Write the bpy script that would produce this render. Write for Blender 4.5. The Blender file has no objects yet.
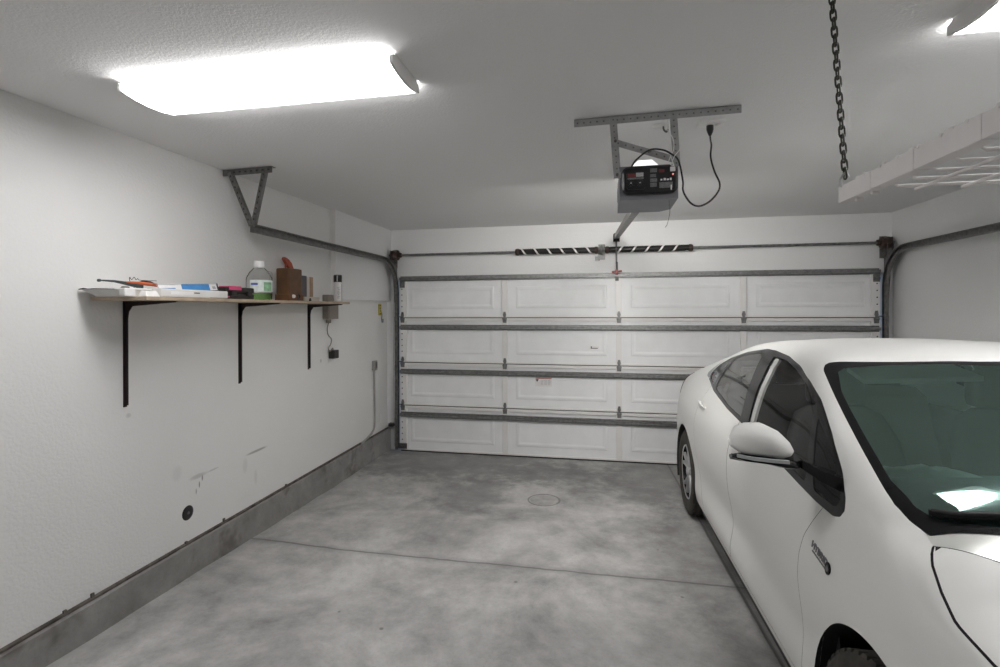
import bpy, bmesh, math, random
import numpy as np
from mathutils import Vector, Matrix
random.seed(7)
C = bpy.context.scene.collection
PI = math.pi
CEIL = 2.52
XL, XR = -2.425, 2.727
YF = 5.56          # inner face of the wall with the garage door
YB = -1.60         # wall behind the camera

# ------------------------------------------------------------------ materials
MATS = {}
def nmat(name):
    m = bpy.data.materials.new(name); m.use_nodes = True
    nt = m.node_tree; b = nt.nodes['Principled BSDF']
    MATS[name] = m
    return m, nt, b
def lk(nt, a, b): nt.links.new(a, b)
def mat(name, col, rough=.5, metal=0., noise=0., nscale=12., bump=0., bscale=80., coat=0., spec=.5, detail=4.):
    m, nt, b = nmat(name)
    b.inputs['Roughness'].default_value = rough
    b.inputs['Metallic'].default_value = metal
    b.inputs['Specular IOR Level'].default_value = spec
    if coat:
        b.inputs['Coat Weight'].default_value = coat
        b.inputs['Coat Roughness'].default_value = .04
    tc = nt.nodes.new('ShaderNodeTexCoord')
    if noise:
        n = nt.nodes.new('ShaderNodeTexNoise'); n.inputs['Scale'].default_value = nscale; n.inputs['Detail'].default_value = detail
        lk(nt, tc.outputs['Object'], n.inputs['Vector'])
        r = nt.nodes.new('ShaderNodeValToRGB')
        lo = [max(0, c*(1-noise)) for c in col]; hi = [min(1, c*(1+noise)) for c in col]
        r.color_ramp.elements[0].position = .3; r.color_ramp.elements[1].position = .7
        r.color_ramp.elements[0].color = (*lo, 1); r.color_ramp.elements[1].color = (*hi, 1)
        lk(nt, n.outputs['Fac'], r.inputs['Fac']); lk(nt, r.outputs['Color'], b.inputs['Base Color'])
    else:
        b.inputs['Base Color'].default_value = (*col, 1)
    if bump:
        n2 = nt.nodes.new('ShaderNodeTexNoise'); n2.inputs['Scale'].default_value = bscale; n2.inputs['Detail'].default_value = 3
        lk(nt, tc.outputs['Object'], n2.inputs['Vector'])
        bp = nt.nodes.new('ShaderNodeBump'); bp.inputs['Strength'].default_value = bump; bp.inputs['Distance'].default_value = .01
        lk(nt, n2.outputs['Fac'], bp.inputs['Height']); lk(nt, bp.outputs['Normal'], b.inputs['Normal'])
    return m
def glass(name, tint, rough=0., ior=1.5, gcol=(1, 1, 1)):
    m = bpy.data.materials.new(name); m.use_nodes = True; nt = m.node_tree; nt.nodes.clear()
    o = nt.nodes.new('ShaderNodeOutputMaterial'); t = nt.nodes.new('ShaderNodeBsdfTransparent'); t.inputs['Color'].default_value = (*tint, 1)
    g = nt.nodes.new('ShaderNodeBsdfGlossy'); g.inputs['Roughness'].default_value = rough; g.inputs['Color'].default_value = (*gcol, 1)
    f = nt.nodes.new('ShaderNodeFresnel'); f.inputs['IOR'].default_value = ior
    x = nt.nodes.new('ShaderNodeMixShader')
    lk(nt, f.outputs[0], x.inputs[0]); lk(nt, t.outputs[0], x.inputs[1]); lk(nt, g.outputs[0], x.inputs[2]); lk(nt, x.outputs[0], o.inputs[0])
    MATS[name] = m
    return m
def emit(name, col, s):
    m, nt, b = nmat(name)
    b.inputs['Base Color'].default_value = (.9, .9, .9, 1)
    b.inputs['Emission Color'].default_value = (*col, 1); b.inputs['Emission Strength'].default_value = s
    return m

# ------------------------------------------------------------------ mesh builder
class MB:
    def __init__(s): s.v = []; s.f = []; s.m = []; s.sm = []
    def add(s, vs, fs, mi=0, smooth=False):
        o = len(s.v); s.v += [tuple(map(float, p)) for p in vs]
        for f in fs: s.f.append([i+o for i in f]); s.m.append(mi); s.sm.append(smooth)
        return s
    def box(s, c, d, mi=0, rot=None, bev=0., taper=None):
        bm = bmesh.new(); bmesh.ops.create_cube(bm, size=1.)
        for v in bm.verts: v.co = Vector((v.co.x*d[0], v.co.y*d[1], v.co.z*d[2]))
        if bev: bmesh.ops.bevel(bm, geom=list(bm.edges), offset=min(bev, .45*min(d)), segments=2, profile=.6, affect='EDGES')
        s.bm(bm, c, rot, mi); return s
    def bm(s, bm, c=(0,0,0), rot=None, mi=0, smooth=False):
        M = (Matrix(rot) if rot is not None else Matrix.Identity(3)); c = Vector(c)
        bm.verts.index_update()
        s.add([M @ v.co + c for v in bm.verts], [[v.index for v in f.verts] for f in bm.faces], mi, smooth); bm.free()
    def bx(s, x0, x1, y0, y1, z0, z1, mi=0, bev=0.):
        return s.box(((x0+x1)/2, (y0+y1)/2, (z0+z1)/2), (abs(x1-x0), abs(y1-y0), abs(z1-z0)), mi, None, bev)
    def tube(s, pts, r, n=8, mi=0, caps=True, smooth=True, closed=False):
        P = [Vector(p) for p in pts]; N = len(P); rings = []
        R = r if isinstance(r, (list, tuple)) else [r]*N
        up = None
        for i in range(N):
            a = P[(i-1) % N] if (closed or i) else P[i]; b = P[(i+1) % N] if (closed or i < N-1) else P[i]
            t = (b-a).normalized()
            if up is None:
                up = Vector((0,0,1)) if abs(t.z) < .9 else Vector((1,0,0))
            u = (up - t*up.dot(t)).normalized(); up = u; w = t.cross(u)
            rings.append([P[i] + (u*math.cos(2*PI*k/n) + w*math.sin(2*PI*k/n))*R[i] for k in range(n)])
        vs = [q for rg in rings for q in rg]; fs = []
        for i in range(N if closed else N-1):
            j = (i+1) % N
            for k in range(n): fs.append([i*n+k, i*n+(k+1) % n, j*n+(k+1) % n, j*n+k])
        s.add(vs, fs, mi, smooth)
        if caps and not closed:
            s.add(rings[0], [list(range(n))[::-1]], mi); s.add(rings[-1], [list(range(n))], mi)
        return s
    def bar(s, pts, w, h, mi=0, up=(0,0,1)):
        """rectangular bar swept along pts; w across, h along up"""
        P = [Vector(p) for p in pts]; rings = []; up = Vector(up)
        for i in range(len(P)):
            a = P[max(0, i-1)]; b = P[min(len(P)-1, i+1)]; t = (b-a).normalized()
            u = (up - t*up.dot(t)).normalized(); x = t.cross(u)
            rings.append([P[i]+x*w/2+u*h/2, P[i]-x*w/2+u*h/2, P[i]-x*w/2-u*h/2, P[i]+x*w/2-u*h/2])
        return s.loft(rings, mi)
    def loft(s, rings, mi=0, smooth=False, caps=True):
        n = len(rings[0]); vs = [q for r in rings for q in r]; fs = []
        for i in range(len(rings)-1):
            for k in range(n): fs.append([i*n+k, i*n+(k+1) % n, (i+1)*n+(k+1) % n, (i+1)*n+k])
        s.add(vs, fs, mi, smooth)
        if caps: s.add(rings[0], [list(range(n))[::-1]], mi); s.add(rings[-1], [list(range(n))], mi)
        return s
    def lathe(s, prof, c, axis='z', n=24, mi=0, smooth=True, a0=0., a1=2*PI):
        """prof: (radius, height) pairs along the axis"""
        full = abs(a1-a0-2*PI) < 1e-6; K = n if full else n+1; vs = []
        for (r, h) in prof:
            for k in range(K):
                a = a0+(a1-a0)*k/n; x, y = r*math.cos(a), r*math.sin(a)
                p = {'z': (x, y, h), 'x': (h, x, y), 'y': (y, h, x)}[axis]
                vs.append((p[0]+c[0], p[1]+c[1], p[2]+c[2]))
        fs = []
        for i in range(len(prof)-1):
            for k in range(n):
                k2 = (k+1) % K; fs.append([i*K+k, i*K+k2, (i+1)*K+k2, (i+1)*K+k])
        s.add(vs, fs, mi, smooth); return s
    def prism(s, poly, axis, a, b, mi=0):
        """poly of 2-D points extruded along axis from a to b; the 2-D plane is the other two axes in xyz order"""
        def mk(p, h): return {'x': (h, p[0], p[1]), 'y': (p[0], h, p[1]), 'z': (p[0], p[1], h)}[axis]
        n = len(poly); vs = [mk(p, a) for p in poly]+[mk(p, b) for p in poly]
        fs = [list(range(n))[::-1], list(range(n, 2*n))]+[[k, (k+1) % n, n+(k+1) % n, n+k] for k in range(n)]
        s.add(vs, fs, mi); return s
    def ball(s, c, r, mi=0, n=14, sc=(1,1,1)):
        bm = bmesh.new(); bmesh.ops.create_uvsphere(bm, u_segments=n, v_segments=max(6, n//2), radius=r)
        for v in bm.verts: v.co = Vector((v.co.x*sc[0], v.co.y*sc[1], v.co.z*sc[2]))
        s.bm(bm, c, None, mi, True); return s
    def build(s, name, mats, parent=None, fix=True, auto=None):
        me = bpy.data.meshes.new(name)
        off = Vector(parent_world(parent)) if parent is not None else Vector((0,0,0))
        me.from_pydata([tuple(Vector(p)-off) for p in s.v], [], s.f)
        if not isinstance(mats, (list, tuple)): mats = [mats]
        for m in mats: me.materials.append(m)
        for p, mi, sm in zip(me.polygons, s.m, s.sm): p.material_index = mi; p.use_smooth = sm
        if fix:
            bm = bmesh.new(); bm.from_mesh(me); bmesh.ops.recalc_face_normals(bm, faces=bm.faces); bm.to_mesh(me); bm.free()
        me.update()
        o = bpy.data.objects.new(name, me); C.objects.link(o)
        if parent is not None: o.parent = parent
        return o
def parent_world(o):
    p = Vector((0,0,0))
    while o is not None: p = p+o.location; o = o.parent
    return p
def tag(o, label=None, cat=None, group=None, kind=None):
    if label: o['label'] = label
    if cat: o['category'] = cat
    if group: o['group'] = group
    if kind: o['kind'] = kind
    return o
def thing(name, label, cat, loc, group=None):
    o = bpy.data.objects.new(name, None); C.objects.link(o); o.location = loc; o.empty_display_size = .05
    return tag(o, label, cat, group)
def struct(name, b, mats, parent=None, label=None):
    o = b.build(name, mats, parent); o['kind'] = 'structure'
    if label: o['label'] = label
    return o
def smooth_path(pts, k=6):
    P = [Vector(p) for p in pts]; out = []
    for i in range(len(P)-1):
        p0 = P[max(0, i-1)]; p1 = P[i]; p2 = P[i+1]; p3 = P[min(len(P)-1, i+2)]
        for j in range(k):
            t = j/k
            out.append(.5*((2*p1)+(p2-p0)*t+(2*p0-5*p1+4*p2-p3)*t*t+(3*p1-p0-3*p2+p3)*t**3))
    out.append(P[-1]); return out
def text_mb(txt, size, M, depth=.001, mi=0, b=None):
    """letters as mesh; M is a 4x4 placing the text plane (x right, y up)"""
    cu = bpy.data.curves.new('t', 'FONT'); cu.body = txt; cu.size = size; cu.extrude = depth; cu.resolution_u = 3
    cu.align_x = 'CENTER'; cu.align_y = 'CENTER'
    ob = bpy.data.objects.new('t', cu); C.objects.link(ob)
    dg = bpy.context.evaluated_depsgraph_get(); me = ob.evaluated_get(dg).to_mesh()
    b = b or MB()
    b.add([M @ v.co for v in me.vertices], [list(p.vertices) for p in me.polygons], mi)
    ob.evaluated_get(dg).to_mesh_clear(); bpy.data.objects.remove(ob); bpy.data.curves.remove(cu)
    return b
LIGHT, SIDE, FILL_LAMP, EXPO = 13.0, .75, 1150.0, 0.62
# ------------------------------------------------------------------ room materials
def surf(name, col, rough, bscale, bstr, bdist, var=.04, ramp=None, spec=.3):
    m, nt, b = nmat(name); b.inputs['Roughness'].default_value = rough; b.inputs['Specular IOR Level'].default_value = spec
    g = nt.nodes.new('ShaderNodeNewGeometry')
    n = nt.nodes.new('ShaderNodeTexNoise'); n.inputs['Scale'].default_value = 1.3; n.inputs['Detail'].default_value = 5
    lk(nt, g.outputs['Position'], n.inputs['Vector'])
    r = nt.nodes.new('ShaderNodeValToRGB'); r.color_ramp.elements[0].position = .3; r.color_ramp.elements[1].position = .7
    r.color_ramp.elements[0].color = (*[c*(1-var) for c in col], 1); r.color_ramp.elements[1].color = (*[c*(1+var) for c in col], 1)
    lk(nt, n.outputs['Fac'], r.inputs['Fac'])
    n2 = nt.nodes.new('ShaderNodeTexNoise'); n2.inputs['Scale'].default_value = bscale; n2.inputs['Detail'].default_value = 2.5
    lk(nt, g.outputs['Position'], n2.inputs['Vector'])
    r2 = nt.nodes.new('ShaderNodeValToRGB'); r2.color_ramp.elements[0].position = .42; r2.color_ramp.elements[1].position = .58
    lk(nt, n2.outputs['Fac'], r2.inputs['Fac'])
    bp = nt.nodes.new('ShaderNodeBump'); bp.inputs['Strength'].default_value = bstr; bp.inputs['Distance'].default_value = bdist
    lk(nt, r2.outputs['Color'], bp.inputs['Height']); lk(nt, bp.outputs['Normal'], b.inputs['Normal'])
    return m, nt, b, g, r
def vmath(nt, op, a, b=None):
    n = nt.nodes.new('ShaderNodeMath'); n.operation = op
    for i, x in enumerate((a, b)):
        if x is None: continue
        if isinstance(x, (int, float)): n.inputs[i].default_value = x
        else: lk(nt, x, n.inputs[i])
    return n.outputs[0]
def sstep(nt, v, a, b):
    n = nt.nodes.new('ShaderNodeMapRange'); n.interpolation_type = 'SMOOTHSTEP'
    n.inputs['From Min'].default_value = a; n.inputs['From Max'].default_value = b
    lk(nt, v, n.inputs['Value']); return n.outputs[0]
def mixcol(nt, fac, a, col):
    n = nt.nodes.new('ShaderNodeMix'); n.data_type = 'RGBA'
    lk(nt, fac, n.inputs['Factor']); lk(nt, a, n.inputs[6])
    if isinstance(col, tuple): n.inputs[7].default_value = (*col, 1)
    else: lk(nt, col, n.inputs[7])
    return n.outputs[2]
WALLC = (.785, .783, .772)
surf('ceiling_paint', (.84, .84, .825), .9, 95, .22, .003, .02)
surf('wall_paint', WALLC, .75, 70, .22, .003, .02)
# left wall: the same paint plus scuffs where boards have rubbed it
mL, nt, b, g, r = surf('wall_paint_scuffed', WALLC, .75, 70, .22, .003, .02)
sp = nt.nodes.new('ShaderNodeSeparateXYZ'); lk(nt, g.outputs['Position'], sp.inputs[0]); Y, Z = sp.outputs[1], sp.outputs[2]
col = r.outputs['Color']
wn = nt.nodes.new('ShaderNodeTexNoise'); wn.inputs['Scale'].default_value = 22; lk(nt, g.outputs['Position'], wn.inputs['Vector'])
for (y0, z0, ly, lz, sl, st) in ((3.265, .602, .13, .011, .02, .60), (2.72, .594, .075, .017, .0, .35), (2.84, .596, .06, .006, .04, .30), (2.752, .572, .008, .022, .0, .8), (2.728, .540, .006, .022, .0, .8), (2.703, .505, .005, .02, .0, .6), (3.14, .53, .03, .06, .0, .12), (2.56, .66, .04, .05, 0, .10), (2.25, 1.06, .02, .015, 0, .25), (4.12, 1.16, .012, .02, 0, .5), (3.25, .42, .02, .06, 0, .12)):
    dy = vmath(nt, 'SUBTRACT', Y, y0); dz = vmath(nt, 'SUBTRACT', vmath(nt, 'SUBTRACT', Z, z0), vmath(nt, 'MULTIPLY', dy, sl))
    q = vmath(nt, 'ADD', vmath(nt, 'POWER', vmath(nt, 'ABSOLUTE', vmath(nt, 'DIVIDE', dy, ly)), 2.), vmath(nt, 'POWER', vmath(nt, 'ABSOLUTE', vmath(nt, 'DIVIDE', dz, lz)), 2.))
    q = vmath(nt, 'ADD', q, vmath(nt, 'MULTIPLY', wn.outputs['Fac'], .6))
    f = vmath(nt, 'MULTIPLY', vmath(nt, 'SUBTRACT', 1., sstep(nt, q, .35, 1.5)), st)
    col = mixcol(nt, f, col, (.17, .165, .16))
lk(nt, col, b.inputs['Base Color'])

def concrete(name, base, dark, joints):
    m, nt, b = nmat(name); b.inputs['Specular IOR Level'].default_value = .35
    g = nt.nodes.new('ShaderNodeNewGeometry')
    def noise(sc, det=6, rough=.6, dist=0.):
        n = nt.nodes.new('ShaderNodeTexNoise'); n.inputs['Scale'].default_value = sc; n.inputs['Detail'].default_value = det
        n.inputs['Roughness'].default_value = rough; n.inputs['Distortion'].default_value = dist
        lk(nt, g.outputs['Position'], n.inputs['Vector']); return n.outputs['Fac']
    n1, n2, n3 = noise(1.15, 8, .66, .5), noise(5.5, 8, .68), noise(60, 4)
    r = nt.nodes.new('ShaderNodeValToRGB'); r.color_ramp.elements[0].position = .36; r.color_ramp.elements[1].position = .62
    r.color_ramp.elements[0].color = (*dark, 1); r.color_ramp.elements[1].color = (*base, 1)
    lk(nt, vmath(nt, 'ADD', vmath(nt, 'MULTIPLY', n1, .65), vmath(nt, 'MULTIPLY', n2, .35)), r.inputs['Fac'])
    col = r.outputs['Color']
    col = mixcol(nt, vmath(nt, 'MULTIPLY', sstep(nt, n3, .50, .80), .25), col, tuple(c*.75 for c in dark))
    # scattered small dark spots
    vo = nt.nodes.new('ShaderNodeTexVoronoi'); vo.inputs['Scale'].default_value = 3.1; lk(nt, g.outputs['Position'], vo.inputs['Vector'])
    col = mixcol(nt, vmath(nt, 'MULTIPLY', vmath(nt, 'SUBTRACT', 1., sstep(nt, vmath(nt, 'ADD', vo.outputs['Distance'], vmath(nt, 'MULTIPLY', n2, .05)), .045, .07)), .55), col, (.07, .065, .06))
    h = vmath(nt, 'MULTIPLY', n2, .4)
    if joints:
        sp = nt.nodes.new('ShaderNodeSeparateXYZ'); lk(nt, g.outputs['Position'], sp.inputs[0]); X, Y = sp.outputs[0], sp.outputs[1]
        # darker patches toward the door and beside the car
        for (x0, y0, rx, ry, st) in ((-1.5, 5.2, 1.5, .65, .6), (-.5, 5.0, .6, .35, .4), (-1.1, 4.35, .35, .55, .5), (.45, 5.0, .5, .8, .55), (.2, 3.9, .3, .2, .35), (.55, 3.5, .3, .8, .3)):
            dx = vmath(nt, 'DIVIDE', vmath(nt, 'SUBTRACT', X, x0), rx); dy = vmath(nt, 'DIVIDE', vmath(nt, 'SUBTRACT', Y, y0), ry)
            q = vmath(nt, 'ADD', vmath(nt, 'MULTIPLY', dx, dx), vmath(nt, 'MULTIPLY', dy, dy)); q = vmath(nt, 'ADD', q, vmath(nt, 'MULTIPLY', vmath(nt, 'SUBTRACT', n2, .5), 2.2))
            col = mixcol(nt, vmath(nt, 'MULTIPLY', vmath(nt, 'SUBTRACT', 1., sstep(nt, q, .1, 1.3)), st), col, tuple(c*.62 for c in dark))
        wob = vmath(nt, 'MULTIPLY', vmath(nt, 'SUBTRACT', noise(5., 3), .5), .03)
        for (v, c0) in ((vmath(nt, 'ADD', Y, wob), 3.163), (vmath(nt, 'ADD', vmath(nt, 'SUBTRACT', X, vmath(nt, 'MULTIPLY', Y, -.045)), vmath(nt, 'MULTIPLY', wob, .4)), .905)):
            d = vmath(nt, 'ABSOLUTE', vmath(nt, 'SUBTRACT', v, c0))
            col = mixcol(nt, vmath(nt, 'MULTIPLY', vmath(nt, 'SUBTRACT', 1., sstep(nt, d, .003, .012)), .6), col, (.05, .045, .04))
            col = mixcol(nt, vmath(nt, 'MULTIPLY', vmath(nt, 'SUBTRACT', 1., sstep(nt, d, .010, .06)), .30), col, tuple(c*.8 for c in dark))
            h = vmath(nt, 'SUBTRACT', h, vmath(nt, 'MULTIPLY', vmath(nt, 'SUBTRACT', 1., sstep(nt, d, .002, .012)), 1.5))
    else:
        mu = noise(2.2, 4, .7); col = mixcol(nt, vmath(nt, 'MULTIPLY', sstep(nt, mu, .56, .70), .7), col, (.10, .085, .075))
    lk(nt, col, b.inputs['Base Color'])
    rr = nt.nodes.new('ShaderNodeMapRange'); rr.inputs['To Min'].default_value = .42; rr.inputs['To Max'].default_value = .7; lk(nt, n2, rr.inputs['Value']); lk(nt, rr.outputs[0], b.inputs['Roughness'])
    bp = nt.nodes.new('ShaderNodeBump'); bp.inputs['Strength'].default_value = .35; bp.inputs['Distance'].default_value = .006
    lk(nt, h, bp.inputs['Height']); lk(nt, bp.outputs['Normal'], b.inputs['Normal'])
    return m
concrete('floor_concrete', (.62, .612, .60), (.235, .23, .224), True)
concrete('curb_concrete', (.36, .35, .34), (.16, .155, .148), False)
M = MATS
mat('galvanised', (.22, .22, .22), .5, .85, .25, 30, .05, 60)
mat('galvanised_dark', (.19, .185, .18), .42, .8, .3, 30)
mat('galvanised_bright', (.55, .56, .57), .35, .8, .15, 30)
mat('black_steel', (.018, .012, .012), .45, .0, .3, 30)
mat('spring_black', (.012, .011, .010), .4, .3, .3, 40)
mat('bronze_cast', (.07, .045, .038), .5, .5, .4, 30)
mat('door_steel', (.82, .83, .84), .5, 0, .03, 6, .05, 120)
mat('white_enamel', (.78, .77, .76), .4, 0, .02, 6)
mat('white_plastic', (.80, .80, .79), .4, 0, .02, 8)
mat('grey_plastic', (.30, .31, .33), .5, 0, .05, 8)
mat('black_plastic', (.014, .013, .013), .35, 0, .2, 20)
mat('black_rubber', (.018, .017, .017), .8, 0, .2, 40)
mat('red_plastic', (.20, .012, .012), .4, 0, .1, 20)
mat('paper_white', (.75, .74, .74), .8, 0, .04, 20)
mat('label_grey', (.36, .36, .36), .6, 0, .3, 260)
mat('ink', (.03, .03, .03), .6, 0, .2, 50)
mat('ink_red', (.35, .08, .06), .6, 0, .2, 50)
mat('jamb_white', (.80, .80, .81), .5, 0, .03, 6)
mat('rust_flashing', (.10, .085, .075), .8, .1, .6, 18, .1, 60)
mat('driveway', (.45, .44, .42), .9, 0, .1, 3)

# ------------------------------------------------------------------ shell
T = .15
def floor_z(x, y):                      # the slab rises a little toward the curb on the near left
    u = min(1., max(0., (4.2-y)/2.4)); v = min(1., max(0., (-1.55-x)/.75)); return .046*u*v*v*(3-2*v)
b = MB(); xs = [XL-T, XL, -2.3, -2.2, -2.1, -2.0, -1.9, -1.8, -1.7, -1.6, -1.5, 0, XR+T]; ys = [YB-T]+[-1.4+.2*i for i in range(29)]+[4.6, YF+T]
b.add([(x, y, floor_z(x, y)) for x in xs for y in ys], [[i*len(ys)+j, (i+1)*len(ys)+j, (i+1)*len(ys)+j+1, i*len(ys)+j+1] for i in range(len(xs)-1) for j in range(len(ys)-1)], 0, True)
b.bx(XL-T, XR+T, YB-T, YF+T, -.20, -.002); struct('floor', b, M['floor_concrete'])
b = MB().bx(XL-T, XR+T, YB-T, YF+T, CEIL, CEIL+.15); struct('ceiling', b, M['ceiling_paint'])
b = MB().bx(XL-T, XL, YB-T, YF+T, 0, CEIL); struct('wall_left', b, M['wall_paint_scuffed'])
b = MB().bx(XR, XR+T, YB-T, YF+T, 0, CEIL); struct('wall_right', b, M['wall_paint'])
b = MB().bx(XL, XR, YB-T, YB, 0, CEIL); struct('wall_back', b, M['wall_paint'])
OX0, OX1, OZ = -2.335, 2.650, 1.93
b = MB().bx(XL, OX0, YF, YF+T, 0, CEIL).bx(OX1, XR, YF, YF+T, 0, CEIL).bx(OX0, OX1, YF, YF+T, OZ, CEIL)
struct('wall_front', b, M['wall_paint'])
# boxed-out drywall chase high on the left wall beside the door
b = MB().bx(XL, XL+.045, 4.30, YF, 1.705, CEIL); struct('trim_1', b, M['wall_paint'], label='boxed drywall chase high on the left wall beside the garage door')
b = MB().bx(XL, XL+.050, 4.288, 4.2995, 1.70, CEIL-.001, bev=.002); struct('trim_5', b, M['white_enamel'], label='added white strip painting the near edge of the drywall chase as lit')  # white strip added so the chase's near face reads as lit
b = MB().bx(XL, XL+.095, YF-.018, YF, .26, 2.0, bev=.003); struct('trim_2', b, M['jamb_white'], label='white jamb board left of the garage door')
b = MB().bx(OX1+.008, XR, YF-.018, YF, .0, 2.0, bev=.003); struct('trim_3', b, M['jamb_white'], label='white jamb board right of the garage door')
# concrete stem-wall curb and its metal weep screed along the left wall
CX = XL+.026
def curb_h(y): return .206+(y-1.65)*.0095
b = MB(); n = 60; rings = []
for i in range(n+1):
    y = YB+(YF-YB)*i/n; j = .003*math.sin(i*1.7)+.003*math.sin(i*.63+1)
    CURBH = curb_h(y); rings.append([(XL, y, 0), (CX+j+.004, y, 0), (CX+j, y, .1), (CX+j*.6, y, CURBH-.006), (CX-.006, y, CURBH), (XL, y, CURBH)])
b.loft(rings); struct('baseboard_left', b, M['curb_concrete'], label='stained concrete curb along the foot of the left wall')
b = MB(); rings = []
for i in range(n+1):
    y = YB+(YF-YB)*i/n; j = .0015*math.sin(i*2.1)
    CURBH = curb_h(y); rings.append([(XL, y, CURBH), (XL+.011+j, y, CURBH), (XL+.011+j, y, CURBH+.010), (XL, y, CURBH+.016)])
b.loft(rings)
for y, h in ((2.93, .022), (2.05, .02), (1.92, .014), (2.62, .012), (3.6, .014)): b.bx(XL, XL+.010, y-.008, y+.006, curb_h(y)+.01, curb_h(y)+.012+h)
struct('trim_4', b, M['rust_flashing'], label='rusty weep screed strip between left wall and curb')
b = MB().bx(XR-.026, XR, YB, YF-.02, 0, .22); struct('baseboard_right', b, M['curb_concrete'])
b = MB().bx(-14, 14, YF+T, 30, -.25, -.03); struct('ground', b, M['driveway'])
# ------------------------------------------------------------------ garage door (four sections, seen from inside)
DX0, DX1 = -2.252, 2.598
DY = 5.520                     # inner face of the sheet steel
secs = [(0.012, .525), (.525, 1.010), (1.010, 1.515), (1.515, 1.975)]
strutz = [.425, .910, 1.408, 1.955]
stx = [DX0+(DX1-DX0)*i/4 for i in range(5)]
gd = thing('garage_door', 'white steel sectional overhead garage door with galvanised struts, closed', 'garage door', (0.17, DY, 0))
def embossed(z0, z1):
    b = MB()
    b.bx(DX0, DX1, DY, DY+.020, z0+.002, z1-.002)
    for i in range(4):
        a, c = stx[i]+.12, stx[i+1]-.12; p, q = z0+.10, z1-.115
        # raised bevelled rectangle pressed into the sheet, with a sunken border
        def ring(m, y): return [(a+m, y, p+m), (c-m, y, p+m), (c-m, y, q-m), (a+m, y, q-m)]
        b.loft([ring(0, DY+.001), ring(.012, DY-.006), ring(.03, DY-.007), ring(.05, DY-.002), ring(.051, DY-.002)], 0)
    return b
def strut_mb(z):
    b = MB(); prof = [(0, -.032), (-.006, -.032), (-.018, -.030), (-.040, -.022), (-.052, -.020), (-.052, .020), (-.040, .022), (-.018, .030), (-.006, .032), (0, .032)]
    pr = [(-.012, .029), (-.014, .029), (-.014, .017), (-.05, .014), (-.05, -.014), (-.014, -.017), (-.014, -.029), (-.012, -.029), (-.012, -.015), (-.048, -.012), (-.048, .012), (-.012, .015)]
    b.prism([(DY+y-.0155, z+h) for y, h in pr], 'x', DX0+.012, DX1-.012)
    return b
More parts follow.
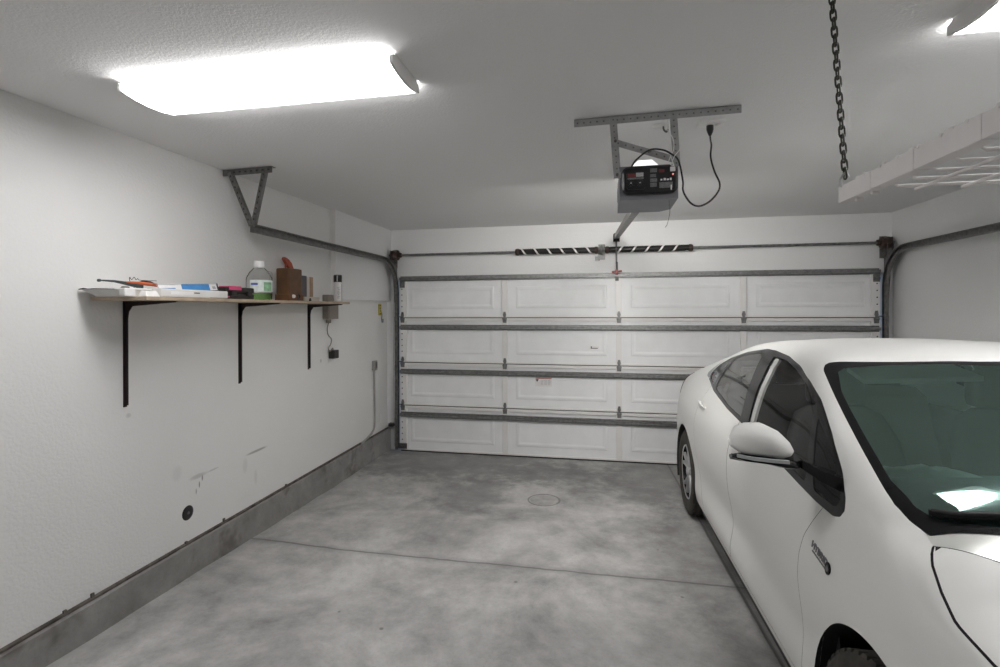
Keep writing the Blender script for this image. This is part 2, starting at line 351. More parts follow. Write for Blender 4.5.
for k, (z0, z1) in enumerate(secs):
    so = embossed(z0, z1).build('door_section', M['door_steel'], gd)
    b = MB().bx(DX0, DX1, DY-.024, DY, z1-.036, z1-.005, bev=.003).bx(DX0, DX1, DY-.012, DY, z0+.004, z0+.022, bev=.002)
    b.build('section_rail', M['white_enamel'], so)
    if k < 3: MB().bx(DX0, DX1, DY-.008, DY+.012, z1-.0045, z1+.0035).build('section_seal', M['black_rubber'], so)
    for i in range(5):
        w = .030 if 0 < i < 4 else .040
        x = stx[i] + (0 if 0 < i < 4 else (.040 if i == 0 else -.040))
        b = MB().bx(x-w, x+w, DY-.026, DY-.001, z0+.022, z1-.036, bev=.003)
        if i in (0, 4):
            for h in range(6): b.lathe([(0, -.0005), (.007, -.0005), (.007, .0)], (x+(-.012 if i == 0 else .012), DY-.0265, z0+.06+h*.066), 'y', 10, 1, False)
        b.build('stile', [M['white_enamel'], M['black_plastic']], so)
    strut_mb(strutz[k]).build('strut', M['galvanised'], so)
    if k < 3:
        for i in range(5):
            x = stx[i] + (0 if 0 < i < 4 else (.035 if i == 0 else -.035))
            b = MB().prism([(x-.020, z1-.055), (x+.020, z1-.055), (x+.024, z1-.012), (x+.012, z1+.010), (x+.018, z1+.030), (x+.010, z1+.065), (x-.010, z1+.065), (x-.018, z1+.030), (x-.012, z1+.010), (x-.024, z1-.012)], 'y', DY-.032, DY-.0265)
            b.tube([(x-.026, DY-.033, z1-.012), (x+.026, DY-.033, z1-.012)], .006)
            for dz in (-.042, .030, .050): b.lathe([(0, -.004), (.005, -.004), (.005, 0)], (x, DY-.032, z1+dz), 'y', 6)
            b.build('hinge', M['galvanised'], so)
            if i in (0, 4):
                s = -1 if i == 0 else 1
                b = MB().tube([(x, DY-.040, z1+.012), (x+s*.055, DY-.040, z1+.012)], .0055)
                b.lathe([(0, -.010), (.020, -.010), (.023, 0), (.020, .010), (0, .010)], (x+s*.064, DY-.040, z1+.012), 'x', 14)
                b.build('roller', M['galvanised_dark'], so)
    if k == 3:
        for s, x in ((-1, stx[0]+.035), (1, stx[4]-.035)):
            b = MB().bx(x-.028, x+.028, DY-.036, DY-.0265, z1-.12, z1-.02, bev=.003).bx(x-.020, x+.020, DY-.060, DY-.026, z1-.10, z1-.075)
            b.build('top_bracket', M['galvanised'], so)
    if k == 0:
        b = MB().bx(DX0, DX1, DY-.005, DY+.022, 0.0005, .018, bev=.006); b.build('bottom_seal', M['black_rubber'], so)
        for x in (stx[0]+.04, stx[4]-.04):
            b = MB().bx(x-.045, x+.045, DY-.036, DY-.0265, z0+.024, z0+.085, bev=.004).bx(x-.02, x+.02, DY-.055, DY-.028, z0+.03, z0+.06); b.build('bottom_bracket', M['galvanised_dark'], so)
    if k == 1:
        b = MB().bx(-.712, -.530, DY-.0085, DY-.0072, .775, .872, 0).bx(-.700, -.534, DY-.0092, DY-.0084, .858, .868, 1)
        b.prism([(-.706, .852), (-.672, .852), (-.689, .822)], 'y', DY-.0092, DY-.0084, 2)
        for i in range(3):
            for j in range(5): b.bx(-.650+i*.038, -.622+i*.038, DY-.0092, DY-.0084, .842-j*.012, .845-j*.012, 3)
        b.build('warning_label', [M['paper_white'], M['ink_red'], M['ink'], M['label_grey']], so)['label'] = 'white warning label with red header'
    if k == 2:
        b = MB().bx(-.125, -.035, DY-.0085, DY-.0072, 1.185, 1.215, 0).bx(-.118, -.046, DY-.0092, DY-.0084, 1.188, 1.196, 1).bx(-.118, -.105, DY-.0092, DY-.0084, 1.198, 1.211, 1)
        b.build('maker_plate', [M['paper_white'], M['ink']], so)

# ------------------------------------------------------------------ torsion shaft with two springs, drums and bearing plates
SZ, SY = 2.222, 5.462
ts = thing('torsion_spring_shaft', 'steel torsion shaft with two black springs above the garage door', 'spring shaft', (-.02, SY, SZ))
MB().tube([(-2.36, SY, SZ), (2.70, SY, SZ)], .0135, 12).build('shaft', M['galvanised'], ts)
def spring(x0, x1, hand):
    # coil whose rib and spiral paint stripe are real geometry
    b = MB(); L = x1-x0; nt_ = int(L/.012); n = 16; R = .034
    prof = []
    for i in range(nt_+1):
        x = x0+L*i/nt_
        prof += [(R-.004, x), (R, x+.006*L/abs(L))] if i < nt_ else [(R-.004, x)]
    b.lathe(prof, (0, SY, SZ), 'x', n, 0)
    turns = 5.6; w = .010; N = 150; vs = []; fs = []
    for i in range(N+1):
        a = hand*2*PI*turns*i/N; x = x0+L*(.04+.92*i/N); r = R+.0012
        for d in (-w, w): vs.append((x+d, SY+r*math.sin(a), SZ+r*math.cos(a)))
        for d in (-w, w): vs.append((x+d, SY+(r-.004)*math.sin(a), SZ+(r-.004)*math.cos(a)))
    for i in range(N):
        o = i*4; q = o+4
        fs += [[o, o+1, q+1, q], [o, q, q+2, o+2], [o+1, o+3, q+3, q+1]]
    b.add(vs, fs, 1)
    for x in (x0, x1): b.lathe([(.0, -.022), (.030, -.022), (.037, -.010), (.037, .010), (.030, .022), (0, .022)], (x, SY, SZ), 'x', 16, 2)
    return b
spring(-.89, -.055, -1).build('spring', [M['spring_black'], M['white_enamel'], M['bronze_cast']], ts)
spring(.055, .88, 1).build('spring', [M['spring_black'], M['white_enamel'], M['bronze_cast']], ts)
b = MB().bx(-.035, .035, 5.535, YF-.001, 2.13, 2.29, bev=.003).bx(-.006, .006, SY-.02, 5.54, 2.165, 2.27)
b.lathe([(0, -.02), (.042, -.02), (.045, 0), (.042, .02), (0, .02)], (0, SY, SZ), 'x', 16)
b.bx(-.07, -.02, 5.548, YF-.001, 2.12, 2.165)
b.build('centre_bracket', M['galvanised'], ts)
for s, x in ((-1, -2.285), (1, 2.622)):
    b = MB(); pr = [(.0, -.034), (.050, -.034), (.056, -.028), (.040, -.022)]
    for i in range(6): pr += [(.046-.0004*i, -.020+.007*i), (.042, -.0165+.007*i)]
    pr += [(.056, .024), (.058, .030), (.05, .036), (.03, .040), (.0, .040)]
    b.lathe([(r, -s*h) for r, h in pr], (x, SY, SZ), 'x', 20); b.lathe([(0, -.018), (.028, -.018), (.028, .018), (0, .018)], (x-s*.05, SY, SZ), 'x', 8)
    b.build('cable_drum', M['bronze_cast'], ts)
    b = MB().prism([(SY-.055, SZ-.05), (SY-.04, SZ+.05), (SY+.03, SZ+.055), (YF-.019, SZ+.07), (YF-.019, SZ-.14), (SY+.02, SZ-.13)], 'x', x+s*.046, x+s*.050)
    b.bx(x-.01, x+s*.048, YF-.021, YF-.0185 if False else YF-.019, SZ-.14, SZ+.07)
    b.build('bearing_plate', M['galvanised_dark'], ts)
    b = MB().tube([(x+s*.0, SY-.045, SZ-.01), (x+s*.01, SY-.040, 1.0), (x+s*.015, SY-.02, .07)], .0022, 6); b.build('lift_cable', M['galvanised_dark'], ts)

# ------------------------------------------------------------------ door tracks
def track(side):
    s = -1 if side == 'left' else 1
    x = -2.296 if s < 0 else 2.648
    yv = DY-.040; zt = 2.148; R = .36; y_end = 3.03 if s < 0 else 2.2
    path = [(yv, .03), (yv, .5), (yv, 1.2), (yv, zt-R)]
    for i in range(1, 13):
        a = PI/2*i/12; path.append((yv-R+R*math.cos(a), zt-R+R*math.sin(a)))
    path += [(4.6, zt), (4.0, zt+.002), (3.5, zt+.004), (y_end, zt+.006)]
    t = thing('door_track', ('galvanised roller track with ceiling hanger running along the left wall' if s < 0 else 'galvanised roller track curving onto the right wall behind the white car'), 'door track', (x, yv, 0), 'roller tracks of the garage door')
    # channel cross-section: web toward the wall, two lips toward the door
    rings = []
    P = [Vector((x, y, z)) for y, z in path]
    for i, p in enumerate(P):
        a = P[max(0, i-1)]; c = P[min(len(P)-1, i+1)]; tg = (c-a).normalized(); nrm = tg.cross(Vector((1, 0, 0)))
        w = Vector((-s, 0, 0))
        cs = [(.0, -.028), (.030, -.028), (.034, -.022), (.034, -.018), (.030, -.024), (.003, -.0245), (.003, .0245), (.030, .024), (.034, .018), (.034, .022), (.030, .028), (0, .028)]
        rings.append([p + w*u + nrm*v for u, v in cs])
    b = MB(); b.loft(rings, 0); 
    b.build('track_channel', M['galvanised_dark'] if s < 0 else M['galvanised_dark'], t)
    b = MB()
    for z in (.35, .95, 1.5): b.prism([(x-s*.0, z-.03), (x+s*.035, z-.03), (x+s*.035, z+.03), (x, z+.03)], 'y', yv+.012, YF-.019) if False else b.bx(x+s*.001, x+s*.006, yv-.02, YF-.0185, z-.03, z+.03)
    # flag bracket joining the upright track to the level one
    b.prism([(yv-.02, zt-R-.10), (YF-.019, zt-R-.10), (YF-.019, zt-.06), (yv-.06, zt-.02), (yv-.22, zt+.03), (yv-.20, zt-.02), (yv-.06, zt-.14)], 'x', x+s*.003, x+s*.006)
    # angle iron along the jamb
    b.bx(x+s*.006, x+s*.009, YF-.055, YF-.0185, .02, zt-.25).bx(x+s*.009, x+s*.034, YF-.022, YF-.0185, .02, zt-.25)
    for k in range(11): b.lathe([(0, -.001), (.006, -.001), (.006, 0)], (x+s*.022, YF-.0235, .2+k*.16), 'y', 8)
    b.build('jamb_bracket', M['galvanised'], t)
    if s < 0:
        # ceiling hanger: a slotted angle on the ceiling and two straps down to the track end
        y0 = 3.04; b = MB()
        b.bar([(-2.415, 2.945, CEIL-.003), (-2.045, 2.925, CEIL-.003)], .038, .004).bar([(-2.415, 2.927, CEIL-.022), (-2.045, 2.907, CEIL-.022)], .004, .040)
        for k in range(8): b.box((-2.37+k*.043, 2.922-k*.0024, CEIL-.022), (.014, .002, .008), 1)
        for xx, yy in ((-2.405, 2.945), (-2.06, 2.928)): b.lathe([(0, -.008), (.009, -.008), (.009, 0)], (xx, yy, CEIL-.004), 'z', 6, 2)
        b.build('ceiling_angle', [M['galvanised_dark'], M['black_plastic'], M['galvanised_bright']], t)
        for xa, xb in ((-2.36, -2.296), (-2.105, -2.285)):
            b = MB().bar([(xa, 2.915, CEIL-.02), (xb, y0, zt+.02)], .032, .0035, 0, (0, 1, 0)).bar([(xa+.014, 2.923, CEIL-.02), (xb+.014, y0+.008, zt+.02)], .0035, .028, 0, (0, 1, 0))
            for k in range(9):
                f = (k+.7)/10; b.box((xa+(xb-xa)*f, 2.913+(y0-2.915)*f, CEIL-.02+(zt+.04-CEIL)*f), (.008, .003, .016), 1)
            b.build('hanger_strap', [M['galvanised_dark'], M['black_plastic']], t)
        for k in range(5): MB().lathe([(0, .002), (.005, .002), (.005, 0)], (x+.0002, 3.42+k*.085, zt+.003), 'x', 8).build('track_bolt', M['galvanised_bright'], t)
    return t
track('left'); track('right')

# ------------------------------------------------------------------ photo-eye sensors beside the door
sx = -2.345
ps = thing('photo_eye_sensor', 'black safety sensor on a bracket low beside the left door track', 'sensor', (sx, 5.50, .30))
MB().bx(sx-.035, sx+.035, 5.500, 5.504, .292, .312).bx(sx-.035, sx-.031, 5.46, 5.541, .285, .318).build('sensor_bracket', M['black_steel'], ps)
MB().bx(sx-.030, sx+.026, 5.455, 5.500, .283, .322, bev=.008).lathe([(0, -.008), (.012, -.008), (.012, 0)], (sx+.034, 5.478, .30), 'x', 12).build('sensor_body', M['black_plastic'], ps)

# ------------------------------------------------------------------ opener
mat('opener_grey', (.20, .20, .22), .5, 0, .05, 10)
mat('opener_black', (.012, .012, .013), .3, 0, .1, 10)
mat('lens_white', (.85, .85, .84), .35, 0, .02, 8)
OXa, OXb, OYa, OYb, OZa, OZb = .083, .343, 2.45, 2.78, 2.128, 2.262
go = thing('garage_door_opener', 'grey and black garage door opener hanging from ceiling angle iron', 'garage door opener', (.21, 2.6, OZb))
b = MB().prism([(OXa, OYa+.004), (OXb, OYa+.004), (OXb, OYb-.06), (OXb-.05, OYb), (OXa, OYb)], 'z', OZa-.018, OZb)
b.bx(OXa-.002, OXb+.002, OYa+.003, OYa+.05, OZb-.004, OZb+.004)
b.bx(OXa+.002, OXb-.052, OYb-.002, OYb+.135, OZb-.008, OZb).bx(OXa+.002, OXa+.008, OYb-.002, OYb+.135, OZb-.068, OZb-.008).bx(OXb-.058, OXb-.052, OYb-.002, OYb+.135, OZb-.068, OZb-.008)       # hood and cheeks added to keep the fill lamp off the ceiling
b.build('housing', M['opener_grey'], go)
emit('fill_lamp_lens', (1.0, .975, .935), FILL_LAMP)  # unseen lamp added to brighten the door end of the garage
MB().bx(OXa+.0085, OXb-.0585, OYb+.0005, OYb+.012, OZb-.054, OZb-.012).build('rear_fill_lamp', M['fill_lamp_lens'], go)['label'] = 'added fill lamp on the door side, out of view'
def rrect(x0, x1, z0, z1, r, n=5):
    out = []
    for cx, cz, a0 in ((x1-r, z1-r, 0), (x0+r, z1-r, 90), (x0+r, z0+r, 180), (x1-r, z0+r, 270)):
        for k in range(n+1):
            a = math.radians(a0+90*k/n); out.append((cx+r*math.cos(a), cz+r*math.sin(a)))
    return out
fx0, fx1, fz0, fz1 = OXa+.010, OXb-.004, OZa+.004, OZb-.003
b = MB().prism(rrect(fx0, fx1, fz0, fz1, .028), 'y', OYa-.012, OYa+.006)
b.loft([[(x, OYa-.012, z) for x, z in rrect(fx0, fx1, fz0, fz1, .028)], [(x, OYa-.020, z) for x, z in rrect(fx0+.010, fx1-.010, fz0+.010, fz1-.010, .02)]])
b.prism(rrect(fx0+.02, fx0+.105, fz0+.02, fz1-.018, .015), 'y', OYa-.024, OYa-.018)
panel = b.build('control_panel', M['opener_black'], go); panel['label'] = 'black end panel'
yb_ = OYa-.025
b = MB(); cx = fx0+.060; cz = (fz0+fz1)/2
b.bx(cx-.035, cx+.000, yb_, yb_+.002, cz+.014, cz+.030, 1).bx(cx+.002, cx+.035, yb_, yb_+.002, cz+.014, cz+.032, 0).bx(cx-.036, cx+.036, yb_, yb_+.002, cz+.003, cz+.011, 2)
for d in (-.020, .020):
    b.lathe([(.009, 0), (.009, .002), (.015, .002), (.015, 0)], (cx+d, yb_, cz-.014), 'y', 18, 0); b.bx(cx+d-.004, cx+d+.004, yb_, yb_+.002, cz-.016, cz-.011, 0)
mat('print_grey', (.42, .42, .42), .6, 0, .3, 200); mat('print_red', (.16, .03, .03), .6, 0, .3, 200); mat('print_dim', (.16, .16, .165), .6, 0, .4, 260)
b.build('symbol_label', [M['print_grey'], M['print_red'], M['print_dim']], panel)
y2 = OYa-.0215; rx = fx0+.125; b = MB()
for k, (w, h) in enumerate(((.030, .018), (.026, .014), (.030, .016), (.028, .018))): b.bx(rx, rx+w, y2, y2+.002, fz1-.032-k*.022, fz1-.032-k*.022+h, 2)
b.bx(rx+.038, rx+.062, y2, y2+.002, fz1-.034, fz1-.020, 1).bx(rx+.040, rx+.098, y2, y2+.002, fz0+.022, fz0+.048, 2)
for k, w in enumerate((.010, .012, .012, .010)): b.bx(rx+.045+k*.0135, rx+.045+k*.0135+w-.002, y2, y2+.002, fz0+.056, fz0+.066 if k % 2 else fz0+.063, 0)
b.build('wiring_label', [M['paper_white'], M['print_red'], M['print_dim']], panel)
MB().lathe([(0, 0), (.004, 0), (.004, .004), (0, .006)], (fx1-.022, OYa-.024, fz1-.045), 'y', 10).build('learn_button', emit('led_red', (1, .05, .02), .6), panel)
MB().bx(fx1-.034, fx1-.012, OYa-.028, OYa-.018, fz1-.032, fz1-.012, bev=.002).build('terminal_block', M['paper_white'], panel)
MB().bx(fx1-.032, fx1-.027, OYa-.0225, OYa-.0195, fz0+.012, fz0+.034).build('clip', M['paper_white'], panel)
def lq(a, c, y0, y1, z): return [(OXa+a, OYa+y0, z), (OXa+c, OYa+y0, z), (OXa+c, OYa+y1, z), (OXa+a, OYa+y1, z)]
b = MB().loft([lq(.058, .178, .052, .20, OZb+.0005), lq(.058, .178, .052, .20, OZb+.018), lq(.088, .152, .075, .18, OZb+.050)])
b.build('lamp_lens', emit('lens_glow', (1, .99, .96), .75), go)
# slotted angle on the ceiling, two straps and the diagonal brace
def strap(p, q, w, up, holes, face, leg=True):
    p, q = Vector(p), Vector(q); b = MB().bar([p, q], w, .003, 0, face) if False else MB()
    t = (q-p).normalized(); f = Vector(face).normalized(); x = t.cross(f).normalized()
    def bar4(c0, c1, a, wa, bb, wb): return [[c+a*wa/2+bb*wb/2, c-a*wa/2+bb*wb/2, c-a*wa/2-bb*wb/2, c+a*wa/2-bb*wb/2] for c in (c0, c1)]
    b.loft(bar4(p, q, x, w, f, .003))
    if leg: e = x*(w/2)*up; b.loft(bar4(p+e-f*w*.35, q+e-f*w*.35, x, .003, f, w*.7))
    L = (q-p).length
    for k in range(holes):
        c = p+t*L*(k+.5)/holes+f*.0022
        b.loft([[c+x*.0035+t*.0035, c-x*.0035+t*.0035, c-x*.0035-t*.0035, c+x*.0035-t*.0035], [c+x*.0035+t*.0035+f*.0006, c-x*.0035+t*.0035+f*.0006, c-x*.0035-t*.0035+f*.0006, c+x*.0035-t*.0035+f*.0006]], 1)
    return b
mat('strap_zinc', (.40, .40, .40), .45, .6, .15, 30)
AM = [M['strap_zinc'], M['galvanised_dark']]
A0, A1 = Vector((-.128, 2.503, 2.500)), Vector((.617, 2.470, 2.500))
dr = (A1-A0).normalized(); fc = Vector((dr.y, -dr.x, 0))
b = strap(A0, A1, .034, 0, 24, fc, False)
p, q = A0+Vector((0, 0, .018)), A1+Vector((0, 0, .018))
b.loft([[c-fc*.036+Vector((0, 0, -.0015)), c+Vector((0, 0, -.0015)), c+Vector((0, 0, .0015)), c-fc*.036+Vector((0, 0, .0015))] for c in (p, q)], 2)
b.build('ceiling_angle', AM+[M['galvanised_dark']], go)
def onA(x): f = (x-A0.x)/(A1.x-A0.x); return A0+(A1-A0)*f
pl = onA(.055)+fc*.004; pr_ = onA(.325)+fc*.004
strap((pl.x, pl.y, 2.515), (.074, 2.452, 2.215), .032, 1, 10, (0, -1, 0)).build('hanger_strap', AM, go)
strap((pr_.x, pr_.y, 2.515), (.336, 2.452, 2.255), .032, -1, 9, (0, -1, 0)).build('hanger_strap', AM, go)
strap((.060, 2.460, 2.385), (.335, 2.460, 2.285), .030, 0, 8, (0, -1, 0), False).build('diagonal_brace', AM, go)
for x, z in ((.072, 2.228), (.064, 2.385), (.22, 2.33)):
    MB().lathe([(0, -.010), (.007, -.010), (.007, 0)], (x, 2.446, z), 'y', 6).build('bolt', M['galvanised_dark'], go)
# rail to the header, door arm and red release handle
b = MB().bar([(.190, 2.74, 2.150), (.150, 5.44, 2.352)], .045, .040)
b.build('rail', M['galvanised_dark'], go)
b = MB().bx(.128, .172, 5.50, YF-.001, 2.33, 2.40, bev=.003).prism([(5.40, 2.335), (5.44, 2.30), (5.50, 2.335), (5.50, 2.385), (5.40, 2.375)], 'x', .118, .182)
b.build('header_bracket', M['black_steel'], go)
b = MB().bar([(.150, 5.40, 2.32), (.152, 5.41, 2.06)], .010, .012, 0, (0, 1, 0)).bar([(.152, 5.415, 2.09), (.155, 5.47, 1.93)], .020, .010, 0, (0, 1, 0)).bx(.138, .172, 5.455, 5.500, 1.90, 1.96, bev=.003)
b.build('door_arm', M['black_steel'], go)
b = MB().tube([(.140, 5.385, 2.30), (.142, 5.38, 2.08), (.146, 5.375, 2.0)], .0025, 6, 1).tube([(.100, 5.375, 1.985), (.200, 5.375, 1.992)], .010, 10, 0).box((.147, 5.375, 1.985), (.022, .018, .05), 0, None, .005)
b.build('release_handle', [M['red_plastic'], M['black_plastic']], go)['label'] = 'red release handle'
# power cord from the housing to the ceiling outlet
cord = smooth_path([(.128, 2.47, 2.250), (.136, 2.45, 2.262), (.159, 2.438, 2.292), (.215, 2.432, 2.330), (.27, 2.432, 2.328), (.308, 2.432, 2.308), (.342, 2.435, 2.275), (.364, 2.46, 2.19), (.366, 2.46, 2.14), (.395, 2.45, 2.085), (.435, 2.46, 2.07), (.485, 2.48, 2.095), (.522, 2.49, 2.14), (.530, 2.50, 2.18), (.512, 2.52, 2.24), (.500, 2.54, 2.31), (.512, 2.585, 2.38), (.518, 2.635, 2.42), (.520, 2.655, 2.455)], 6)
co = MB().tube(cord, .0042, 8).build('power_cord', M['black_plastic'], go)
MB().lathe([(0, 0), (.006, 0), (.014, .018), (.017, .030), (.017, .0485), (0, .0485)], (.520, 2.655, 2.448), 'z', 12).build('plug', M['black_plastic'], co)
for k, pts in enumerate(([(.302, 2.50, 2.515), (.305, 2.47, 2.43), (.312, 2.45, 2.36), (.308, 2.445, 2.31), (.318, 2.43, 2.265), (.322, 2.425, 2.25)],
                         [(.290, 2.52, 2.515), (.296, 2.48, 2.44), (.318, 2.44, 2.38), (.322, 2.44, 2.33), (.300, 2.435, 2.275), (.315, 2.425, 2.25)],
                         [(.350, 2.43, 2.345), (.345, 2.425, 2.32), (.325, 2.42, 2.295), (.314, 2.42, 2.27), (.318, 2.42, 2.248)])):
    MB().tube(smooth_path(pts, 6), .0018, 6).build('bell_wire', M['white_plastic'], go)
MB().tube(smooth_path([(.306, 2.50, 2.13), (.312, 2.5, 2.06), (.300, 2.5, 2.0), (.290, 2.5, 1.985)], 6), .0012, 6).build('antenna_wire', M['galvanised_dark'], go)
# ceiling outlet and hook
ou = thing('ceiling_outlet', 'white outlet on the ceiling with a black plug in it', 'outlet', (.527, 2.665, CEIL))
MB().bx(.465, .590, 2.620, 2.705, CEIL-.016, CEIL-.0005, bev=.004).build('cover_plate', M['white_plastic'], ou)
MB().lathe([(0, 0), (.018, 0), (.018, .010), (0, .010)], (.520, 2.655, CEIL-.0225), 'z', 16).build('socket', M['white_enamel'], ou)
MB().lathe([(0, 0), (.018, 0), (.018, .010), (0, .010)], (.562, 2.66, CEIL-.0225), 'z', 16).build('socket', M['white_enamel'], ou)
hk = thing('ceiling_hook', 'round steel ceiling plate with a small hook behind the opener straps', 'hook', (.296, 2.66, CEIL))
MB().lathe([(.042, -.0005), (.040, -.006), (.012, -.008), (0, -.008)], (.291, 2.67, CEIL), 'z', 20).build('ceiling_plate', M['white_enamel'], hk)
MB().tube(smooth_path([(.303, 2.665, CEIL-.007), (.305, 2.662, CEIL-.025), (.317, 2.658, CEIL-.038), (.323, 2.658, CEIL-.026)], 5), .0045, 8).build('hook_arm', M['galvanised'], hk)
# ------------------------------------------------------------------ wrap-around fluorescent fixtures
emit('diffuser', (1.0, .988, .985), LIGHT)
emit('diffuser_side', (1.0, .988, .985), LIGHT*SIDE)
def fixture(x0, x1, y0, y1, label):
    t = thing('ceiling_light', label, 'ceiling light', ((x0+x1)/2, (y0+y1)/2, CEIL), 'wrap-around fluorescent ceiling fixtures')
    yc = (y0+y1)/2; w = (y1-y0)/2
    prof = [(-.80, 0), (-.82, -.006), (-.98, -.012), (-1.0, -.016), (-1.0, -.042), (-.5, -.054), (0, -.058), (.5, -.054), (1.0, -.042), (1.0, -.016), (.98, -.012), (.82, -.006), (.80, 0)]
    cap = [(yc+a*w, CEIL-.0005+z) for a, z in prof]
    for xa in (x0, x1-.012): MB().prism(cap, 'x', xa, xa+.012).build('end_cap', M['white_enamel'], t)
    MB().bx(x0+.012, x1-.012, yc-.64*w, yc+.64*w, CEIL-.022, CEIL-.0005).build('channel', M['white_enamel'], t)
    dif = [(yc+a*w*.975, CEIL+z*.97) for a, z in prof[2:-2]]
    inner = [(y*.995+yc*.005, z+.003) for y, z in dif[::-1]]
    b = MB(); n = len(dif)
    vs = [(x, y, z) for x in (x0+.0125, x1-.0125) for y, z in dif]
    for k in range(n): b.add([vs[k], vs[(k+1) % n], vs[n+(k+1) % n], vs[n+k]], [[0, 1, 2, 3]], 0 if 2 <= k < n-3 else 1)
    b.build('diffuser', [M['diffuser'], M['diffuser_side']], t)
    return t
fixture(-1.878, -.720, 1.700, 1.968, 'long white fluorescent fixture glowing above the wall shelf side')
fixture(1.090, 2.220, 1.630, 1.898, 'long white fluorescent fixture above the white car, cut by the right photo edge')

# ------------------------------------------------------------------ overhead wire storage rack on chains
RZ = 1.922
rk = thing('overhead_storage_rack', 'white wire storage rack hanging on chains above the white car', 'storage rack', (1.2, .9, RZ))
mat('rack_white', (.78, .75, .745), .75, 0, .03, 10)
rx0, rx1, ry0, ry1 = .668, 1.86, .10, 1.60
def sq(p, q): return MB().bar([p, q], .030, .044)
for nm, x in (('side_rail', rx0), ('side_rail', rx1)):
    b = MB().bar([(x, ry0, RZ), (x, ry1, RZ)], .030, .044)
    for y in (ry1-.14, ry1-.32, ry1-.52, ry1-.80, ry1-1.1): b.bx(x-.0165, x+.0165, y-.035, y+.035, RZ-.0235, RZ+.0235, bev=.002)
    b.build(nm, M['rack_white'], rk)
b = MB()
for k in range(19):
    y = ry1-.145-k*.075
    b.tube([(rx0-.017, y, RZ+.022), (rx0+.02, y, RZ+.02), (rx0+.06, y, RZ-.012), (rx1-.06, y, RZ-.012), (rx1-.02, y, RZ+.02), (rx1+.017, y, RZ+.022)], .0045, 6)
for k in range(11):
    x = rx0+.10+k*.1; b.tube([(x, ry0, RZ-.021), (x, ry1-.145, RZ-.021)], .0045, 6)
b.build('wire_deck', M['rack_white'], rk)
for y in (ry1-.07, ry1-.15): MB().bx(rx0-.002, rx0+.014, y-.006, y+.006, RZ-.032, RZ-.0222, bev=.003).build('deck_clip', M['rack_white'], rk)
for y in (ry1-.10, ry1-.22, ry1-.34, ry1-.46, ry1-.62): MB().bx(rx0-.012, rx0+.012, y-.012, y+.012, RZ+.021, RZ+.030, bev=.003).build('rail_clip', M['rack_white'], rk)
mat('chain_steel', (.06, .058, .05), .4, .7, .3, 60)
def chain(top, bot):
    b = MB(); T_, B_ = Vector(top), Vector(bot); L = (T_-B_).length; n = int(L/.0225); d = (T_-B_).normalized()
    x = d.cross(Vector((0, 1, 0))).normalized(); y = d.cross(x)
    for k in range(n):
        c = B_+d*(L*(k+.5)/n); u = (x if k % 2 else y); pts = []
        for j in range(14):
            a = 2*PI*j/14; hh = .0085 if math.cos(a) > 0 else -.0095
            pts.append(c+u*(.0072*math.sin(a))+d*(.0075*math.cos(a)+hh*min(1, abs(math.cos(a))*3)))
        b.tube(pts, .0027, 6, 0, False, True, True)
    return b
for x, y, tx in ((rx0-.006, ry1-.02, rx0-.040), (rx1, ry1-.05, rx1), (rx0, ry0+.05, rx0), (rx1, ry0+.05, rx1)):
    chain((tx, y, CEIL-.02), (x, y, RZ+.045)).build('chain', M['chain_steel'], rk)
    b = MB().tube(smooth_path([(x-.010, y, RZ+.018), (x-.012, y, RZ+.04), (x, y, RZ+.058), (x+.008, y, RZ+.045)], 5), .003, 6).build('chain_hook', M['galvanised_bright'], rk)
    MB().lathe([(0, -.02), (.004, -.02), (.004, -.006), (.014, -.006), (.014, -.0005), (0, -.0005)], (tx, y, CEIL), 'z', 12).build('ceiling_eye', M['chain_steel'], rk)
# ------------------------------------------------------------------ wall shelf and what lies on it
mat('shelf_wood', (.42, .33, .24), .7, 0, .18, 14, .1, 60)
mat('bracket_brown', (.020, .010, .011), .45, .2, .4, 30)
SH = 1.673
ws = thing('wall_shelf', 'long wooden shelf on dark steel brackets fixed to the left wall', 'shelf', (-2.26, 2.9, SH))
MB().bx(XL+.003, -2.100, 2.045, 4.030, SH-.017, SH, bev=.002).build('shelf_board', M['shelf_wood'], ws)
for y in (2.228, 3.084, 3.922):
    zb = 1.108; zt = SH-.0175; w = .009
    b = MB().bx(XL+.0005, XL+.006, y-w, y+w, zb, zt)
    b.bx(XL+.0005, XL+.022, y-.0025, y+.0025, zb+.01, zt)
    b.bx(XL+.004, -2.112, y-w, y+w, zt-.005, zt)
    b.prism([(XL+.004, zt-.002), (-2.115, zt-.002), (-2.115, zt-.008), (XL+.05, zt-.026), (XL+.028, zt-.055), (XL+.022, zt-.09), (XL+.004, zt-.09)], 'y', y-.0025, y+.0025)
    br = b.build('shelf_bracket', M['bracket_brown'], ws)
    for z in (zb+.02, zb+.05): MB().lathe([(0, .0005), (.005, .0005), (.004, .003), (0, .003)], (XL+.006, y+.003, z), 'x', 8).build('screw', M['galvanised_bright'], br)
